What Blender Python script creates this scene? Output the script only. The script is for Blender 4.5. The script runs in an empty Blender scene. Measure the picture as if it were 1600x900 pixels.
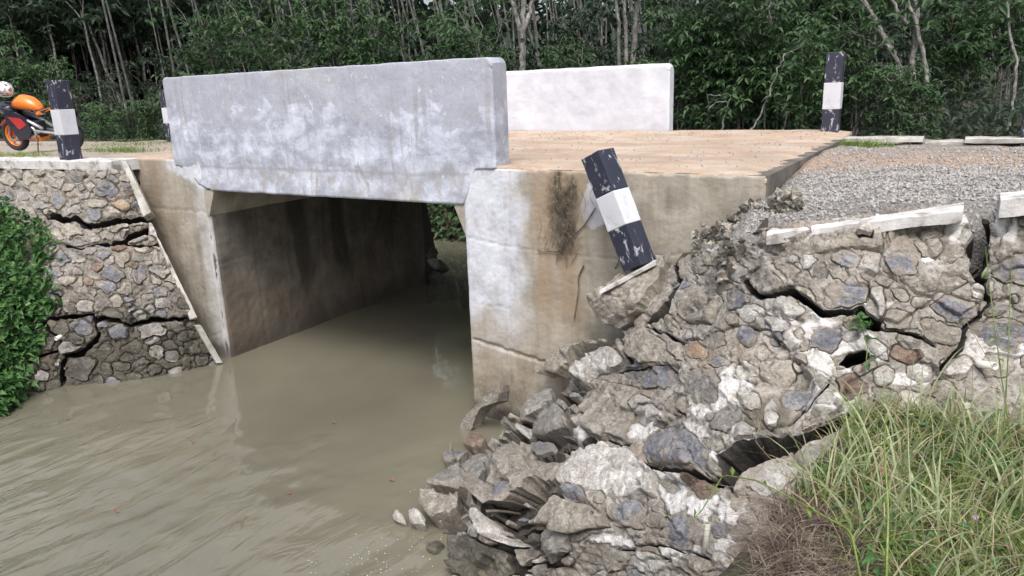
import bpy, bmesh, math, random
import numpy as np
from mathutils import Vector, Matrix
random.seed(7); np.random.seed(7)
RNG = np.random.RandomState(11)
SC = bpy.context.scene
COL = SC.collection

# ------------------------------------------------------------------ camera
F = 1157.0; EYE = 0.67
_d = np.array([153, 4379, 1157.0]); _d /= np.linalg.norm(_d)
_y = np.array([720, -330, 1157.0]); _y -= _y.dot(_d)*_d; _y /= np.linalg.norm(_y)
ROT = np.array([np.cross(_y, -_d), _y, -_d])          # rows: world axes in camera frame
CAM = np.array([0, 0, EYE])
cd = bpy.data.cameras.new('camera'); cam = bpy.data.objects.new('camera', cd); COL.objects.link(cam)
cd.sensor_width = 36; cd.lens = 36*F/1600; cd.clip_start = 0.05; cd.clip_end = 500
m = Matrix.Identity(4)
for i in range(3):
    m[i][0] = ROT[i][0]; m[i][1] = -ROT[i][1]; m[i][2] = -ROT[i][2]; m[i][3] = CAM[i]
cam.matrix_world = m
SC.camera = cam
# ------------------------------------------------------------------ light: bright hazy overcast morning
SUN_EL, SUN_AZ = math.radians(58), math.radians(152)     # azimuth clockwise from +Y
w = bpy.data.worlds.new('World'); SC.world = w; w.use_nodes = True
nt = w.node_tree; bg = nt.nodes['Background']
sky = nt.nodes.new('ShaderNodeTexSky'); sky.sky_type = 'NISHITA'; sky.sun_disc = False
sky.sun_elevation = SUN_EL; sky.sun_rotation = SUN_AZ
sky.air_density = 1.0; sky.dust_density = 6.0; sky.ozone_density = 1.0
hs = nt.nodes.new('ShaderNodeHueSaturation'); hs.inputs['Saturation'].default_value = 0.5
nt.links.new(sky.outputs[0], hs.inputs['Color']); nt.links.new(hs.outputs[0], bg.inputs[0])
bg.inputs[1].default_value = 0.15
sd = bpy.data.lights.new('sun', 'SUN'); so = bpy.data.objects.new('sun', sd); COL.objects.link(so)
sd.energy = 0.9; sd.angle = math.radians(18); sd.color = (1, 0.96, 0.9)
so.rotation_euler = (math.pi/2 - SUN_EL, 0, math.pi - SUN_AZ + math.pi*0)
_sd = Vector((math.sin(SUN_AZ)*math.cos(SUN_EL), math.cos(SUN_AZ)*math.cos(SUN_EL), math.sin(SUN_EL)))
so.rotation_euler = _sd.to_track_quat('Z', 'Y').to_euler()
SC.view_settings.view_transform = 'Standard'; SC.view_settings.look = 'None'
SC.view_settings.exposure = 0.78; SC.view_settings.gamma = 1.0

WATER = -2.56; WROT = 15.0
# ------------------------------------------------------------------ projection helpers (pixel of the photo -> point on a real plane)
def ray(px, py):
    return ROT @ np.array([px-800.0, py-450.0, F])
def onZ(px, py, z=0.0):
    r = ray(px, py); return CAM + r*(z-EYE)/r[2]
def onY(px, py, y=5.85):
    r = ray(px, py); return CAM + r*y/r[1]
def onX(px, py, x):
    r = ray(px, py); return CAM + r*x/r[0]
def proj(P):
    v = (np.asarray(P)-CAM) @ ROT
    return 800+F*v[..., 0]/v[..., 2], 450+F*v[..., 1]/v[..., 2], v[..., 2]

# ------------------------------------------------------------------ noise
_perm = np.random.RandomState(3).permutation(256); _perm = np.concatenate([_perm]*3)
_g = np.random.RandomState(4).normal(size=(256, 3)); _g /= np.linalg.norm(_g, axis=1)[:, None]
def perlin(P):
    P = np.asarray(P, float); I = np.floor(P).astype(int); f = P-I; I &= 255
    u = f*f*f*(f*(f*6-15)+10); out = 0
    for dx in (0, 1):
        for dy in (0, 1):
            for dz in (0, 1):
                h = _perm[_perm[_perm[(I[..., 0]+dx) & 255]+((I[..., 1]+dy) & 255)]+((I[..., 2]+dz) & 255)]
                g = _g[h]; k = (g*(f-np.array([dx, dy, dz]))).sum(-1)
                wx = u[..., 0] if dx else 1-u[..., 0]; wy = u[..., 1] if dy else 1-u[..., 1]; wz = u[..., 2] if dz else 1-u[..., 2]
                out = out+k*wx*wy*wz
    return out*1.6
def fbm(P, o=3):
    P = np.asarray(P, float); s = 0; a = 1.0
    for i in range(o):
        s = s+a*perlin(P*(2.03**i)+17.1*i); a *= .5
    return s
def sstep(a, b, x):
    t = np.clip((x-a)/(b-a), 0, 1); return t*t*(3-2*t)

# ------------------------------------------------------------------ object helpers
def mesh_np(name, V, Fc, mats, parent=None, smooth=False, mi=None, attrs=None, loc=None):
    V = np.asarray(V, np.float32)
    if loc is not None: V = V-np.asarray(loc, np.float32)
    me = bpy.data.meshes.new(name)
    Fc = np.asarray(Fc, np.int32); n, k = Fc.shape
    me.vertices.add(len(V)); me.vertices.foreach_set('co', V.ravel())
    me.loops.add(n*k); me.loops.foreach_set('vertex_index', Fc.ravel())
    me.polygons.add(n); me.polygons.foreach_set('loop_start', np.arange(n, dtype=np.int32)*k)
    try: me.polygons.foreach_set('loop_total', np.full(n, k, np.int32))
    except Exception: pass
    if mi is not None: me.polygons.foreach_set('material_index', np.asarray(mi, np.int32))
    me.polygons.foreach_set('use_smooth', np.full(n, smooth))
    me.update(calc_edges=True)
    for a, val in (attrs or {}).items():
        at = me.attributes.new(a, 'FLOAT', 'POINT'); at.data.foreach_set('value', np.asarray(val, np.float32))
    for mm in (mats if isinstance(mats, (list, tuple)) else [mats]): me.materials.append(mm)
    o = bpy.data.objects.new(name, me); COL.objects.link(o)
    if parent: o.parent = parent
    return o
def tag(o, label=None, cat=None, group=None, kind=None):
    if label: o['label'] = label
    if cat: o['category'] = cat
    if group: o['group'] = group
    if kind: o['kind'] = kind
    return o
def thing(name, loc, label, cat, group=None, rz=0):
    o = bpy.data.objects.new(name, None); COL.objects.link(o); o.empty_display_size = .1
    o.location = Vector([float(c) for c in loc]); o.rotation_euler = (0, 0, rz)
    return tag(o, label, cat, group)
def copy_tree(o, parent=None):
    c = o.copy(); COL.objects.link(c); c.parent = parent
    for ch in o.children: copy_tree(ch, c)
    return c
class MB:
    """collects boxes, tubes, loops in a bmesh"""
    def __init__(s): s.b = bmesh.new()
    def box(s, c, size, rot=None, bev=0):
        mat = Matrix.Translation(c) @ (rot.to_4x4() if rot else Matrix.Identity(4)) @ Matrix.Diagonal((*size, 1))
        r = bmesh.ops.create_cube(s.b, size=1, matrix=mat)
        if bev:
            es = list({e for v in r['verts'] for e in v.link_edges})
            bmesh.ops.bevel(s.b, geom=es, offset=bev, segments=2, affect='EDGES', profile=.6)
        return s
    def tube(s, pts, rad, n=8, cap=True):
        pts = [Vector(p) for p in pts]; rings = []
        if not hasattr(rad, '__len__'): rad = [rad]*len(pts)
        up = Vector((0, 0, 1))
        for i, p in enumerate(pts):
            t = (pts[min(i+1, len(pts)-1)]-pts[max(i-1, 0)]).normalized()
            a = t.cross(up)
            if a.length < .05: a = t.cross(Vector((1, 0, 0)))
            a.normalize(); bb = t.cross(a).normalized()
            rings.append([s.b.verts.new(p+(a*math.cos(2*math.pi*k/n)+bb*math.sin(2*math.pi*k/n))*rad[i]) for k in range(n)])
        for r0, r1 in zip(rings, rings[1:]):
            for k in range(n): s.b.faces.new((r0[k], r0[(k+1) % n], r1[(k+1) % n], r1[k]))
        if cap:
            s.b.faces.new(rings[0][::-1]); s.b.faces.new(rings[-1])
        return s
    def ring(s, c, axis, R, r, n=28, k=8, sq=1.0):
        """torus round an axis"""
        c = Vector(c); ax = Vector(axis).normalized(); a = ax.orthogonal().normalized(); b = ax.cross(a)
        g = []
        for i in range(n):
            t = 2*math.pi*i/n; d = a*math.cos(t)+b*math.sin(t)
            g.append([s.b.verts.new(c+d*(R+r*math.cos(2*math.pi*j/k))+ax*(r*sq*math.sin(2*math.pi*j/k))) for j in range(k)])
        for i in range(n):
            for j in range(k): s.b.faces.new((g[i][j], g[(i+1) % n][j], g[(i+1) % n][(j+1) % k], g[i][(j+1) % k]))
        return s
    def loft(s, secs, cap=True):
        rings = [[s.b.verts.new(Vector(p)) for p in sec] for sec in secs]; n = len(rings[0])
        for r0, r1 in zip(rings, rings[1:]):
            for k in range(n): s.b.faces.new((r0[k], r0[(k+1) % n], r1[(k+1) % n], r1[k]))
        if cap: s.b.faces.new(rings[0][::-1]); s.b.faces.new(rings[-1])
        return s
    def build(s, name, mats, parent=None, smooth=False, loc=None):
        bmesh.ops.recalc_face_normals(s.b, faces=s.b.faces)
        if loc is not None: bmesh.ops.translate(s.b, verts=s.b.verts, vec=-Vector([float(c) for c in loc]))
        me = bpy.data.meshes.new(name); s.b.to_mesh(me); s.b.free()
        for mm in (mats if isinstance(mats, (list, tuple)) else [mats]): me.materials.append(mm)
        if smooth:
            for p in me.polygons: p.use_smooth = True
        o = bpy.data.objects.new(name, me); COL.objects.link(o)
        if parent: o.parent = parent
        return o

# ------------------------------------------------------------------ materials
class NB:
    def __init__(s, name, rough=.85):
        s.m = bpy.data.materials.new(name); s.m.use_nodes = True; s.t = s.m.node_tree
        s.p = s.t.nodes['Principled BSDF']; s.p.inputs['Roughness'].default_value = rough
        s.tc = s.t.nodes.new('ShaderNodeTexCoord').outputs['Object']
    def n(s, ty, **kw):
        nd = s.t.nodes.new(ty)
        for k, v in kw.items(): setattr(nd, k, v)
        return nd
    def sock(s, i, v):
        if isinstance(v, bpy.types.NodeSocket): s.t.links.new(v, i)
        else: i.default_value = v
    def map(s, scale=(1, 1, 1), loc=(0, 0, 0)):
        nd = s.n('ShaderNodeMapping'); s.sock(nd.inputs['Vector'], s.tc); nd.inputs['Scale'].default_value = scale; nd.inputs['Location'].default_value = loc
        return nd.outputs[0]
    def noise(s, scale, detail=4, rough=.6, vec=None, dist=0):
        nd = s.n('ShaderNodeTexNoise'); s.sock(nd.inputs['Vector'], vec or s.tc)
        nd.inputs['Scale'].default_value = scale; nd.inputs['Detail'].default_value = detail; nd.inputs['Roughness'].default_value = rough; nd.inputs['Distortion'].default_value = dist
        return nd.outputs['Fac']
    def vor(s, scale, feature='F1', vec=None):
        nd = s.n('ShaderNodeTexVoronoi', feature=feature); s.sock(nd.inputs['Vector'], vec or s.tc); nd.inputs['Scale'].default_value = scale
        return nd.outputs['Distance']
    def ramp(s, fac, stops):
        nd = s.n('ShaderNodeValToRGB'); s.sock(nd.inputs[0], fac); e = nd.color_ramp.elements
        while len(e) < len(stops): e.new(.5)
        for el, (p, c) in zip(e, stops):
            el.position = p; el.color = (*c, 1) if hasattr(c, '__len__') else (c, c, c, 1)
        return nd.outputs[0]
    def mix(s, fac, a, b, mode='MIX'):
        nd = s.n('ShaderNodeMix', data_type='RGBA', blend_type=mode)
        s.sock(nd.inputs[0], fac)
        s.sock(nd.inputs[6], (*a, 1) if isinstance(a, tuple) else a); s.sock(nd.inputs[7], (*b, 1) if isinstance(b, tuple) else b)
        return nd.outputs[2]
    def math(s, op, a, b=0.0, clamp=False):
        nd = s.n('ShaderNodeMath', operation=op, use_clamp=clamp); s.sock(nd.inputs[0], a); s.sock(nd.inputs[1], b); return nd.outputs[0]
    def attr(s, name):
        return s.n('ShaderNodeAttribute', attribute_name=name).outputs['Fac']
    def rnd(s): return s.n('ShaderNodeObjectInfo').outputs['Random']
    def xyz(s):
        nd = s.n('ShaderNodeSeparateXYZ'); s.sock(nd.inputs[0], s.tc); return nd.outputs
    def bump(s, h, strength=.5, dist=.02):
        nd = s.n('ShaderNodeBump'); nd.inputs['Strength'].default_value = strength; nd.inputs['Distance'].default_value = dist; s.sock(nd.inputs['Height'], h)
        s.t.links.new(nd.outputs[0], s.p.inputs['Normal']); return s
    def col(s, c): s.sock(s.p.inputs['Base Color'], (*c, 1) if isinstance(c, tuple) else c); return s
M = {}
def stone_mat(name, c1, c2, c3, smear=.35, smearc=(.34, .3, .25)):
    b = NB(name, .88)
    n1 = b.noise(7, 7, .72, dist=.3); n2 = b.noise(55, 5, .75); n3 = b.noise(8, 6, .7, b.map(loc=(3, 7, 1)), .4); n4 = b.noise(20, 5, .7, b.map((1, 1, 2.2), (1, 2, 9)))
    base = b.ramp(n1, [(.34, c1), (.5, c2), (.62, c3)])
    base = b.mix(b.math('MULTIPLY', b.ramp(n2, [(.5, 0), (.62, 1)]), .65), base, tuple(x*.42 for x in c1))
    base = b.mix(b.math('MULTIPLY', b.ramp(n4, [(.56, 0), (.66, 1)]), .5), base, tuple(min(.8, x*1.35) for x in c3))
    rim = b.math('ADD', n3, b.math('MULTIPLY', b.attr('rim'), .3))
    base = b.mix(b.math('MULTIPLY', b.ramp(rim, [(.54, 0), (.6, 1)]), smear), base, b.ramp(n4, [(.35, tuple(x*.65 for x in smearc)), (.6, smearc), (.7, tuple(x*1.4 for x in smearc))]))
    base = b.mix(.4, base, b.mix(b.rnd(), (.6, .6, .6), (1.2, 1.16, 1.08)), 'MULTIPLY')
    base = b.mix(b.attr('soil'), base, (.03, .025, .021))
    b.col(base); b.bump(b.math('ADD', b.math('MULTIPLY', n2, .8), b.math('ADD', b.math('MULTIPLY', n1, 1.2), n4)), .9, .022)
    M[name] = b.m
stone_mat('stone_blue', (.13, .135, .153), (.2, .207, .237), (.31, .318, .35), .75)
stone_mat('stone_grey', (.16, .156, .147), (.27, .262, .248), (.41, .4, .385), .6)
stone_mat('stone_tan', (.19, .172, .146), (.325, .3, .262), (.46, .436, .395), .5)
stone_mat('stone_white', (.32, .3, .28), (.5, .49, .47), (.68, .67, .66), .45)
stone_mat('stone_orange', (.3, .17, .1), (.4, .28, .19), (.44, .36, .28), .6)
stone_mat('stone_brown', (.1, .075, .06), (.2, .14, .11), (.27, .21, .17), .3)
stone_mat('stone_wet', (.05, .047, .04), (.1, .095, .08), (.17, .16, .14), .5, (.14, .125, .1))
# mortar: tan cement with white and moss marks carried on the mesh
b = NB('mortar', .92)
n1 = b.noise(6, 6, .65); n2 = b.noise(38, 5, .7); n3 = b.noise(2.2, 3)
n1 = b.noise(6, 8, .75, dist=.4); c = b.ramp(n1, [(.34, (.17, .155, .137)), (.48, (.32, .297, .266)), (.6, (.46, .437, .405)), (.7, (.57, .55, .52))])
c = b.mix(b.math('MULTIPLY', b.ramp(n2, [(.5, 0), (.62, 1)]), .65), c, (.1, .085, .068))
c = b.mix(b.ramp(n3, [(.5, 0), (.75, .5)]), c, (.4, .29, .2))
wh = b.math('MULTIPLY', b.attr('white'), b.ramp(b.noise(16, 5, .75), [(.36, 0), (.46, 1)]))
c = b.mix(wh, c, b.ramp(n1, [(.3, (.48, .46, .43)), (.6, (.76, .75, .745))]))
c = b.mix(b.math('MULTIPLY', b.attr('moss'), b.ramp(n1, [(.35, .2), (.55, .9)])), c, (.095, .085, .05))
c = b.mix(b.attr('wet'), c, b.mix(1.0, c, (.4, .385, .36), 'MULTIPLY'))
c = b.mix(b.attr('soil'), c, (.022, .019, .016))  # near black: earth under the rubble, and painted shade inside cracks
b.col(c); b.bump(b.math('ADD', b.math('MULTIPLY', n1, 1.4), n2), 1.0, .025); M['mortar'] = b.m
b = NB('core_earth_shade', .95); n1 = b.noise(12, 4); b.col(b.mix(n1, (.012, .01, .009), (.035, .028, .022))); M['core_earth_shade'] = b.m  # earth tone taken near black so openings look shaded
# whitewashed coping
b = NB('whitewash', .8)
n1 = b.noise(7, 5, .65); n2 = b.noise(60, 4, .7)
c = b.ramp(n1, [(.38, (.27, .25, .23)), (.46, (.46, .45, .44)), (.66, (.6, .6, .61))])
c = b.mix(b.ramp(n2, [(.62, 0), (.72, .7)]), c, (.3, .28, .25))
b.col(c); b.bump(b.math('ADD', n1, b.math('MULTIPLY', n2, .5)), .5, .015); M['whitewash'] = b.m
b = NB('old_whitewash', .85)
n1 = b.noise(5, 5, .65); n2 = b.noise(40, 4, .7)
c = b.ramp(n1, [(.35, (.26, .25, .22)), (.5, (.4, .39, .36)), (.7, (.52, .52, .5))]); c = b.mix(b.ramp(n2, [(.56, 0), (.68, .7)]), c, (.15, .14, .12)); b.col(c); b.bump(n2, .4, .012); M['old_whitewash'] = b.m
# old bare concrete with formwork, streaks; marks on the mesh
def concrete(name, ca, cb, cc, streak=.5, spots=1.0):
    b = NB(name, .85)
    n1 = b.noise(3, 6, .62); n2 = b.noise(30, 4, .65); vs = b.noise(7, 4, .6, b.map((1, 1, .14)))
    c = b.ramp(n1, [(.3, ca), (.5, cb), (.7, cc)])
    c = b.mix(b.math('MULTIPLY', b.ramp(vs, [(.48, 0), (.66, 1)]), streak), c, b.mix(1.0, c, (.6, .54, .46), 'MULTIPLY'))
    c = b.mix(b.ramp(n2, [(.62, 0), (.72, .5*spots)]), c, (.12, .11, .095))
    wn = b.ramp(b.noise(5, 6, .7, b.map((1, 1, .5))), [(.34, .45), (.5, 1)])
    c = b.mix(b.math('MULTIPLY', b.attr('paint'), wn), c, b.ramp(n1, [(.32, (.4, .415, .46)), (.62, (.58, .6, .67))]))
    c = b.mix(b.math('MULTIPLY', b.attr('stain'), b.ramp(vs, [(.3, .45), (.6, 1)])), c, (.27, .2, .135))
    mo = b.math('MULTIPLY', b.attr('moss'), b.ramp(b.noise(26, 5, .8, b.map((1, 1, .45))), [(.4, .1), (.52, 1)]))
    c = b.mix(mo, c, b.ramp(n2, [(.4, (.03, .028, .018)), (.65, (.12, .11, .06))]))
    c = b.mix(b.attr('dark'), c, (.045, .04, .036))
    b.col(c); b.bump(b.math('ADD', b.math('MULTIPLY', n1, .8), b.math('ADD', n2, b.math('MULTIPLY', mo, 1.5))), .45, .012); M[name] = b.m
concrete('abutment_concrete', (.2, .18, .15), (.31, .285, .24), (.41, .385, .34))
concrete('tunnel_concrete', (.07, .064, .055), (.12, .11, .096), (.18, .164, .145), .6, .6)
# lime-washed parapet: blue-grey lavender
b = NB('limewash', .8)
n1 = b.noise(2.6, 7, .66, b.map((1, 1, 1.5)), .3); n2 = b.noise(26, 5, .7); n3 = b.noise(1.1, 3, .5, b.map(loc=(2, 5, 3))); n4 = b.noise(9, 6, .7, b.map((1, 1, .5)), .6)
X, Y, Z = b.xyz()
c = b.ramp(n1, [(.34, (.26, .28, .345)), (.46, (.35, .375, .45)), (.54, (.45, .48, .575)), (.66, (.58, .615, .72))])
edge_ = b.math('ADD', Z, b.math('MULTIPLY', b.math('SUBTRACT', b.noise(1.7, 7, .62, b.map((1, 1, .7)), .6), .5), 1.5))
upper = b.ramp(edge_, [(.535, 0), (.555, 1)])
c = b.mix(b.math('MULTIPLY', upper, .8), c, b.mix(n4, (.29, .305, .36), (.4, .415, .475)))
c = b.mix(b.ramp(n4, [(.55, 0), (.62, .6)]), c, (.3, .315, .37))
c = b.mix(b.ramp(n3, [(.56, 0), (.72, .5)]), c, (.42, .375, .31))
c = b.mix(b.ramp(b.noise(60, 4, .7), [(.62, 0), (.68, .6)]), c, (.2, .2, .22))
c = b.mix(b.ramp(b.noise(14, 7, .8, b.map((1, 1, .6), (4, 4, 4)), .6), [(.6, 0), (.64, .7)]), c, (.7, .72, .78))
ln = b.ramp(b.math('ABSOLUTE', b.math('ADD', Z, b.math('ADD', .08, b.math('MULTIPLY', b.math('SUBTRACT', n3, .5), .1)))), [(.0, .6), (.03, 0)])
c = b.mix(ln, c, (.28, .29, .33))
drip = b.math('MULTIPLY', b.ramp(b.noise(9, 5, .65, b.map((1, 1, .07), (2, 2, 2))), [(.52, 0), (.62, 1)]), b.ramp(b.noise(1.3, 3), [(.4, 0), (.6, 1)]))
c = b.mix(b.math('MULTIPLY', drip, .55), c, (.27, .26, .27))
foot = b.math('MULTIPLY', b.ramp(b.math('ADD', Z, b.math('MULTIPLY', n1, .3)), [(-.0, 1), (.25, 0)]), b.ramp(n4, [(.45, 0), (.6, .5)]))
c = b.mix(foot, c, (.3, .28, .25))
b.col(c); b.bump(b.math('ADD', b.math('MULTIPLY', n4, 1.0), n2), .4, .012); M['limewash'] = b.m
b = NB('limewash_white', .8)
n1 = b.noise(2.4, 6, .6); n2 = b.noise(28, 4, .7)
c = b.ramp(n1, [(.3, (.46, .475, .53)), (.55, (.56, .575, .64)), (.7, (.64, .655, .72))])
c = b.mix(b.ramp(n2, [(.66, 0), (.74, .5)]), c, (.35, .33, .32))
b.col(c); b.bump(n2, .3, .01); M['limewash_white'] = b.m
# painted posts
def paint(name, ca, cb, chip, k):
    b = NB(name, .55 if k > .3 else .7)
    n1 = b.noise(6, 4, .6); n2 = b.noise(9, 6, .72, b.map((1.3, 1.3, .6)), .8)
    c = b.mix(n1, ca, cb); ch = b.ramp(n2, [(.57, 0), (.6, 1)])
    c = b.mix(b.math('MULTIPLY', ch, k), c, chip); b.col(c); b.bump(b.math('SUBTRACT', b.math('MULTIPLY', b.noise(40), .4), ch), .5, .006); M[name] = b.m
paint('black_paint', (.012, .014, .028), (.03, .034, .06), (.42, .43, .47), .85)
paint('white_paint', (.48, .495, .54), (.58, .595, .64), (.48, .48, .5), .3)
# dirt on the road
b = NB('road_dirt', .95)
X, Y, Z = b.xyz()
n1 = b.noise(1.6, 6, .65, b.map((.8, 1.3, 1))); n2 = b.noise(24, 6, .78); n3 = b.noise(3.2, 6, .75, b.map((.6, 1.5, 1), (5, 1, 0)))
c = b.ramp(n1, [(.3, (.31, .245, .19)), (.5, (.44, .355, .28)), (.68, (.54, .465, .4))])
c = b.mix(b.ramp(n3, [(.46, 0), (.62, .55)]), c, (.46, .29, .185))
c = b.mix(b.ramp(n2, [(.56, 0), (.68, .7)]), c, (.2, .155, .115))
Yw = b.math('ADD', Y, b.math('MULTIPLY', n1, .5))
for yc in ((7.2, 8.9) if True else ()):
    tk = b.ramp(b.math('ABSOLUTE', b.math('SUBTRACT', Yw, yc-5.85)), [(.05, .55), (.28, 0)])
    c = b.mix(b.math('MULTIPLY', tk, b.ramp(n2, [(.3, .3), (.6, 1)])), c, (.3, .235, .19))
lf = b.ramp(b.math('MULTIPLY', b.math('ADD', X, 9.0), -.25), [(0, 0), (.6, 1)])
c = b.mix(b.math('MULTIPLY', lf, .75), c, b.ramp(n2, [(.35, (.16, .14, .12)), (.6, (.36, .33, .29))]))
b.col(c); b.bump(b.math('ADD', n2, n3), .8, .03); M['road_dirt'] = b.m
b = NB('gravel_bed', .95)
X, Y, Z = b.xyz()
v = b.vor(52); n2 = b.noise(60, 4, .7); n3 = b.noise(3, 4, .6, b.map((.35, 1.4, 1)))
c = b.mix(.6, b.ramp(v, [(.1, (.3, .29, .28)), (.55, (.2, .19, .185)), (.9, (.1, .095, .09))]), b.ramp(n2, [(.35, (.1, .095, .09)), (.65, (.38, .365, .35))]))
yy = b.math('ADD', Y, b.math('MULTIPLY', n3, .9))
o_ = b.math('MULTIPLY', b.ramp(b.math('MULTIPLY', b.math('SUBTRACT', yy, 6.4), .25), [(.12, 0), (.27, 1), (.5, 1), (.68, .25)]), .85)
c = b.mix(o_, c, b.ramp(n2, [(.35, (.26, .18, .125)), (.55, (.44, .31, .22)), (.7, (.5, .4, .31))]))
b.col(c); b.bump(b.math('ADD', v, n2), .9, .02); M['gravel_bed'] = b.m
b = NB('pebble', .85)
c = b.mix(b.noise(14, 3), (.2, .195, .19), (.55, .53, .51)); n2 = b.noise(70, 3)
b.col(b.mix(b.ramp(n2, [(.4, .6), (.6, 0)]), c, (.12, .115, .11))); M['pebble'] = b.m
# ground
b = NB('soil', .95)
n1 = b.noise(1.4, 6, .65); n2 = b.noise(25, 5, .7)
c = b.ramp(n1, [(.3, (.035, .028, .022)), (.5, (.065, .05, .038)), (.7, (.06, .065, .033))])
c = b.mix(b.ramp(n2, [(.5, 0), (.7, .6)]), c, (.12, .09, .065)); b.col(c); b.bump(b.math('ADD', n1, n2), 1.0, .06); M['soil'] = b.m
# muddy river
b = NB('muddy_water', .045)
b.p.inputs['IOR'].default_value = 1.65
rot = b.n('ShaderNodeMapping'); b.sock(rot.inputs['Vector'], b.tc); rot.inputs['Rotation'].default_value = (0, 0, math.radians(WROT)); rot.inputs['Scale'].default_value = (1.0, .3, 1)
n1 = b.noise(.35, 3); c = b.ramp(n1, [(.35, (.12, .114, .086)), (.6, (.156, .147, .112))]); b.col(c)
wv = b.noise(5.5, 3, .5, rot.outputs[0], .7); w2 = b.noise(30, 3, .6, rot.outputs[0], .5); w3 = b.noise(.7, 3, .6)
X, Y, Z = b.xyz()
cal = b.math('ADD', b.math('ADD', b.math('MULTIPLY', Y, -.42), 1.75), b.math('MULTIPLY', b.math('SUBTRACT', w3, .5), 3.0))
calm = b.ramp(cal, [(-.0, .03), (.9, 1.0)])
h = b.math('MULTIPLY', b.math('ADD', wv, b.math('MULTIPLY', w2, .03)), calm)
b.bump(h, 1.0, .07); M['water'] = b.m
b = NB('foam', .6); b.col((.7, .69, .64)); M['foam'] = b.m
# vegetation
def leafmat(name, c1, c2, c3, tr=.35, sc=5.0):
    b = NB(name, .5); n1 = b.noise(sc, 3, .6); n2 = b.noise(sc*11, 2)
    c = b.ramp(b.math('ADD', b.math('MULTIPLY', n1, .6), b.math('MULTIPLY', n2, .4)), [(.35, c1), (.5, c2), (.64, c3)])
    c = b.mix(.3, c, b.mix(b.rnd(), (.7, .75, .7), (1.25, 1.15, .9)), 'MULTIPLY')
    b.col(c); b.p.inputs['Specular IOR Level'].default_value = .35
    tl = b.n('ShaderNodeBsdfTranslucent'); b.sock(tl.inputs[0], c); mx = b.n('ShaderNodeMixShader'); mx.inputs[0].default_value = tr
    b.t.links.new(b.p.outputs[0], mx.inputs[1]); b.t.links.new(tl.outputs[0], mx.inputs[2]); b.t.links.new(mx.outputs[0], b.t.nodes['Material Output'].inputs[0])
    M[name] = b.m
leafmat('leaf_edge', (.035, .075, .035), (.06, .12, .05), (.11, .18, .085))
leafmat('leaf_dark', (.026, .044, .03), (.044, .074, .048), (.075, .115, .075), .4)
leafmat('leaf_creeper', (.022, .065, .02), (.05, .13, .038), (.13, .25, .09), .3, 6)
leafmat('grass_green', (.1, .155, .035), (.18, .255, .07), (.28, .36, .12), .35, 9)
leafmat('grass_pale', (.2, .27, .14), (.32, .38, .22), (.45, .48, .32), .35, 9)
leafmat('grass_dry', (.2, .15, .1), (.32, .25, .17), (.45, .37, .26), .2, 9)
leafmat('dead_root', (.05, .038, .032), (.13, .1, .083), (.32, .265, .215), .1, 9)
b = NB('bark', .9); n1 = b.noise(9, 5, .7, b.map((1, 1, .5))); n2 = b.noise(3, 3)
c = b.ramp(n1, [(.35, (.07, .066, .058)), (.5, (.17, .16, .145)), (.62, (.33, .32, .3))]); c = b.mix(b.ramp(n2, [(.5, 0), (.7, .5)]), c, (.06, .08, .045))
b.col(c); b.bump(n1, .6, .02); M['bark'] = b.m
b = NB('bark_pale', .9); n1 = b.noise(14, 5, .7, b.map((1, 1, .6)))
c = b.ramp(n1, [(.36, (.07, .067, .06)), (.5, (.17, .166, .155)), (.62, (.3, .293, .278))]); b.col(c); b.bump(n1, .5, .02); M['bark_pale'] = b.m
b = NB('bark_far', .9); n1 = b.noise(5, 5, .7, b.map((1, 1, .6))); b.col(b.ramp(n1, [(.36, (.035, .036, .034)), (.5, (.075, .077, .073)), (.64, (.15, .152, .148))])); M['bark_far'] = b.m
def plain(name, c, rough=.5, metal=0, coat=0):
    b = NB(name, rough); n = b.noise(12, 3); b.col(b.mix(b.math('MULTIPLY', n, .5), c, tuple(x*.6 for x in c))); b.p.inputs['Metallic'].default_value = metal; b.p.inputs['Coat Weight'].default_value = coat; M[name] = b.m
plain('orange_paint', (.85, .2, .012), .3, 0, .5); plain('navy_plastic', (.012, .015, .035), .35, 0, .4); plain('white_plastic', (.75, .76, .78), .35, 0, .3)
plain('red_paint', (.45, .03, .03), .35, 0, .4); plain('silver', (.5, .51, .53), .35, .8); plain('tyre_rubber', (.025, .025, .027), .8); plain('black_metal', (.03, .03, .032), .5, .3)
plain('lamp_glass', (.35, .42, .48), .15); plain('pvc', (.72, .71, .64), .45); plain('pvc_bore', (.02, .02, .02), .9); plain('petal', (.62, .38, .62), .7); plain('dead_leaf', (.22, .08, .045), .8)

# ------------------------------------------------------------------ terrain
bank_pts = [onZ(*a)[:2] for a in ((1200, 900, -1.0), (1222, 800, -.97), (1268, 742, -.95), (1335, 650, -.93))]
def seg_dist(X, Y, pts):
    """signed side distance to a polyline (positive on its left)"""
    best = np.full(np.shape(X), 1e9); sg = np.zeros(np.shape(X))
    for (x0, y0), (x1, y1) in zip(pts, pts[1:]):
        dx, dy = x1-x0, y1-y0; L = dx*dx+dy*dy
        t = np.clip(((X-x0)*dx+(Y-y0)*dy)/L, 0, 1); d = np.hypot(X-x0-t*dx, Y-y0-t*dy)
        s = np.sign(dx*(Y-y0)-dy*(X-x0)); k = d < best
        best = np.where(k, d, best); sg = np.where(k, s, sg)
    return best*sg
BANK = [(-2.2, -30.), (-1.5, -6.), (-1.05, 0.6), (-.95, 1.6)]+[tuple(p) for p in bank_pts]+[(-.2, 4.2), (0.8, 4.9), (3, 5.2)]
def road_z(X):
    return np.where(X < -10.5, -.16*np.clip((-10.5-X)/5.5, 0, 1.3), 0.0)
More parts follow.
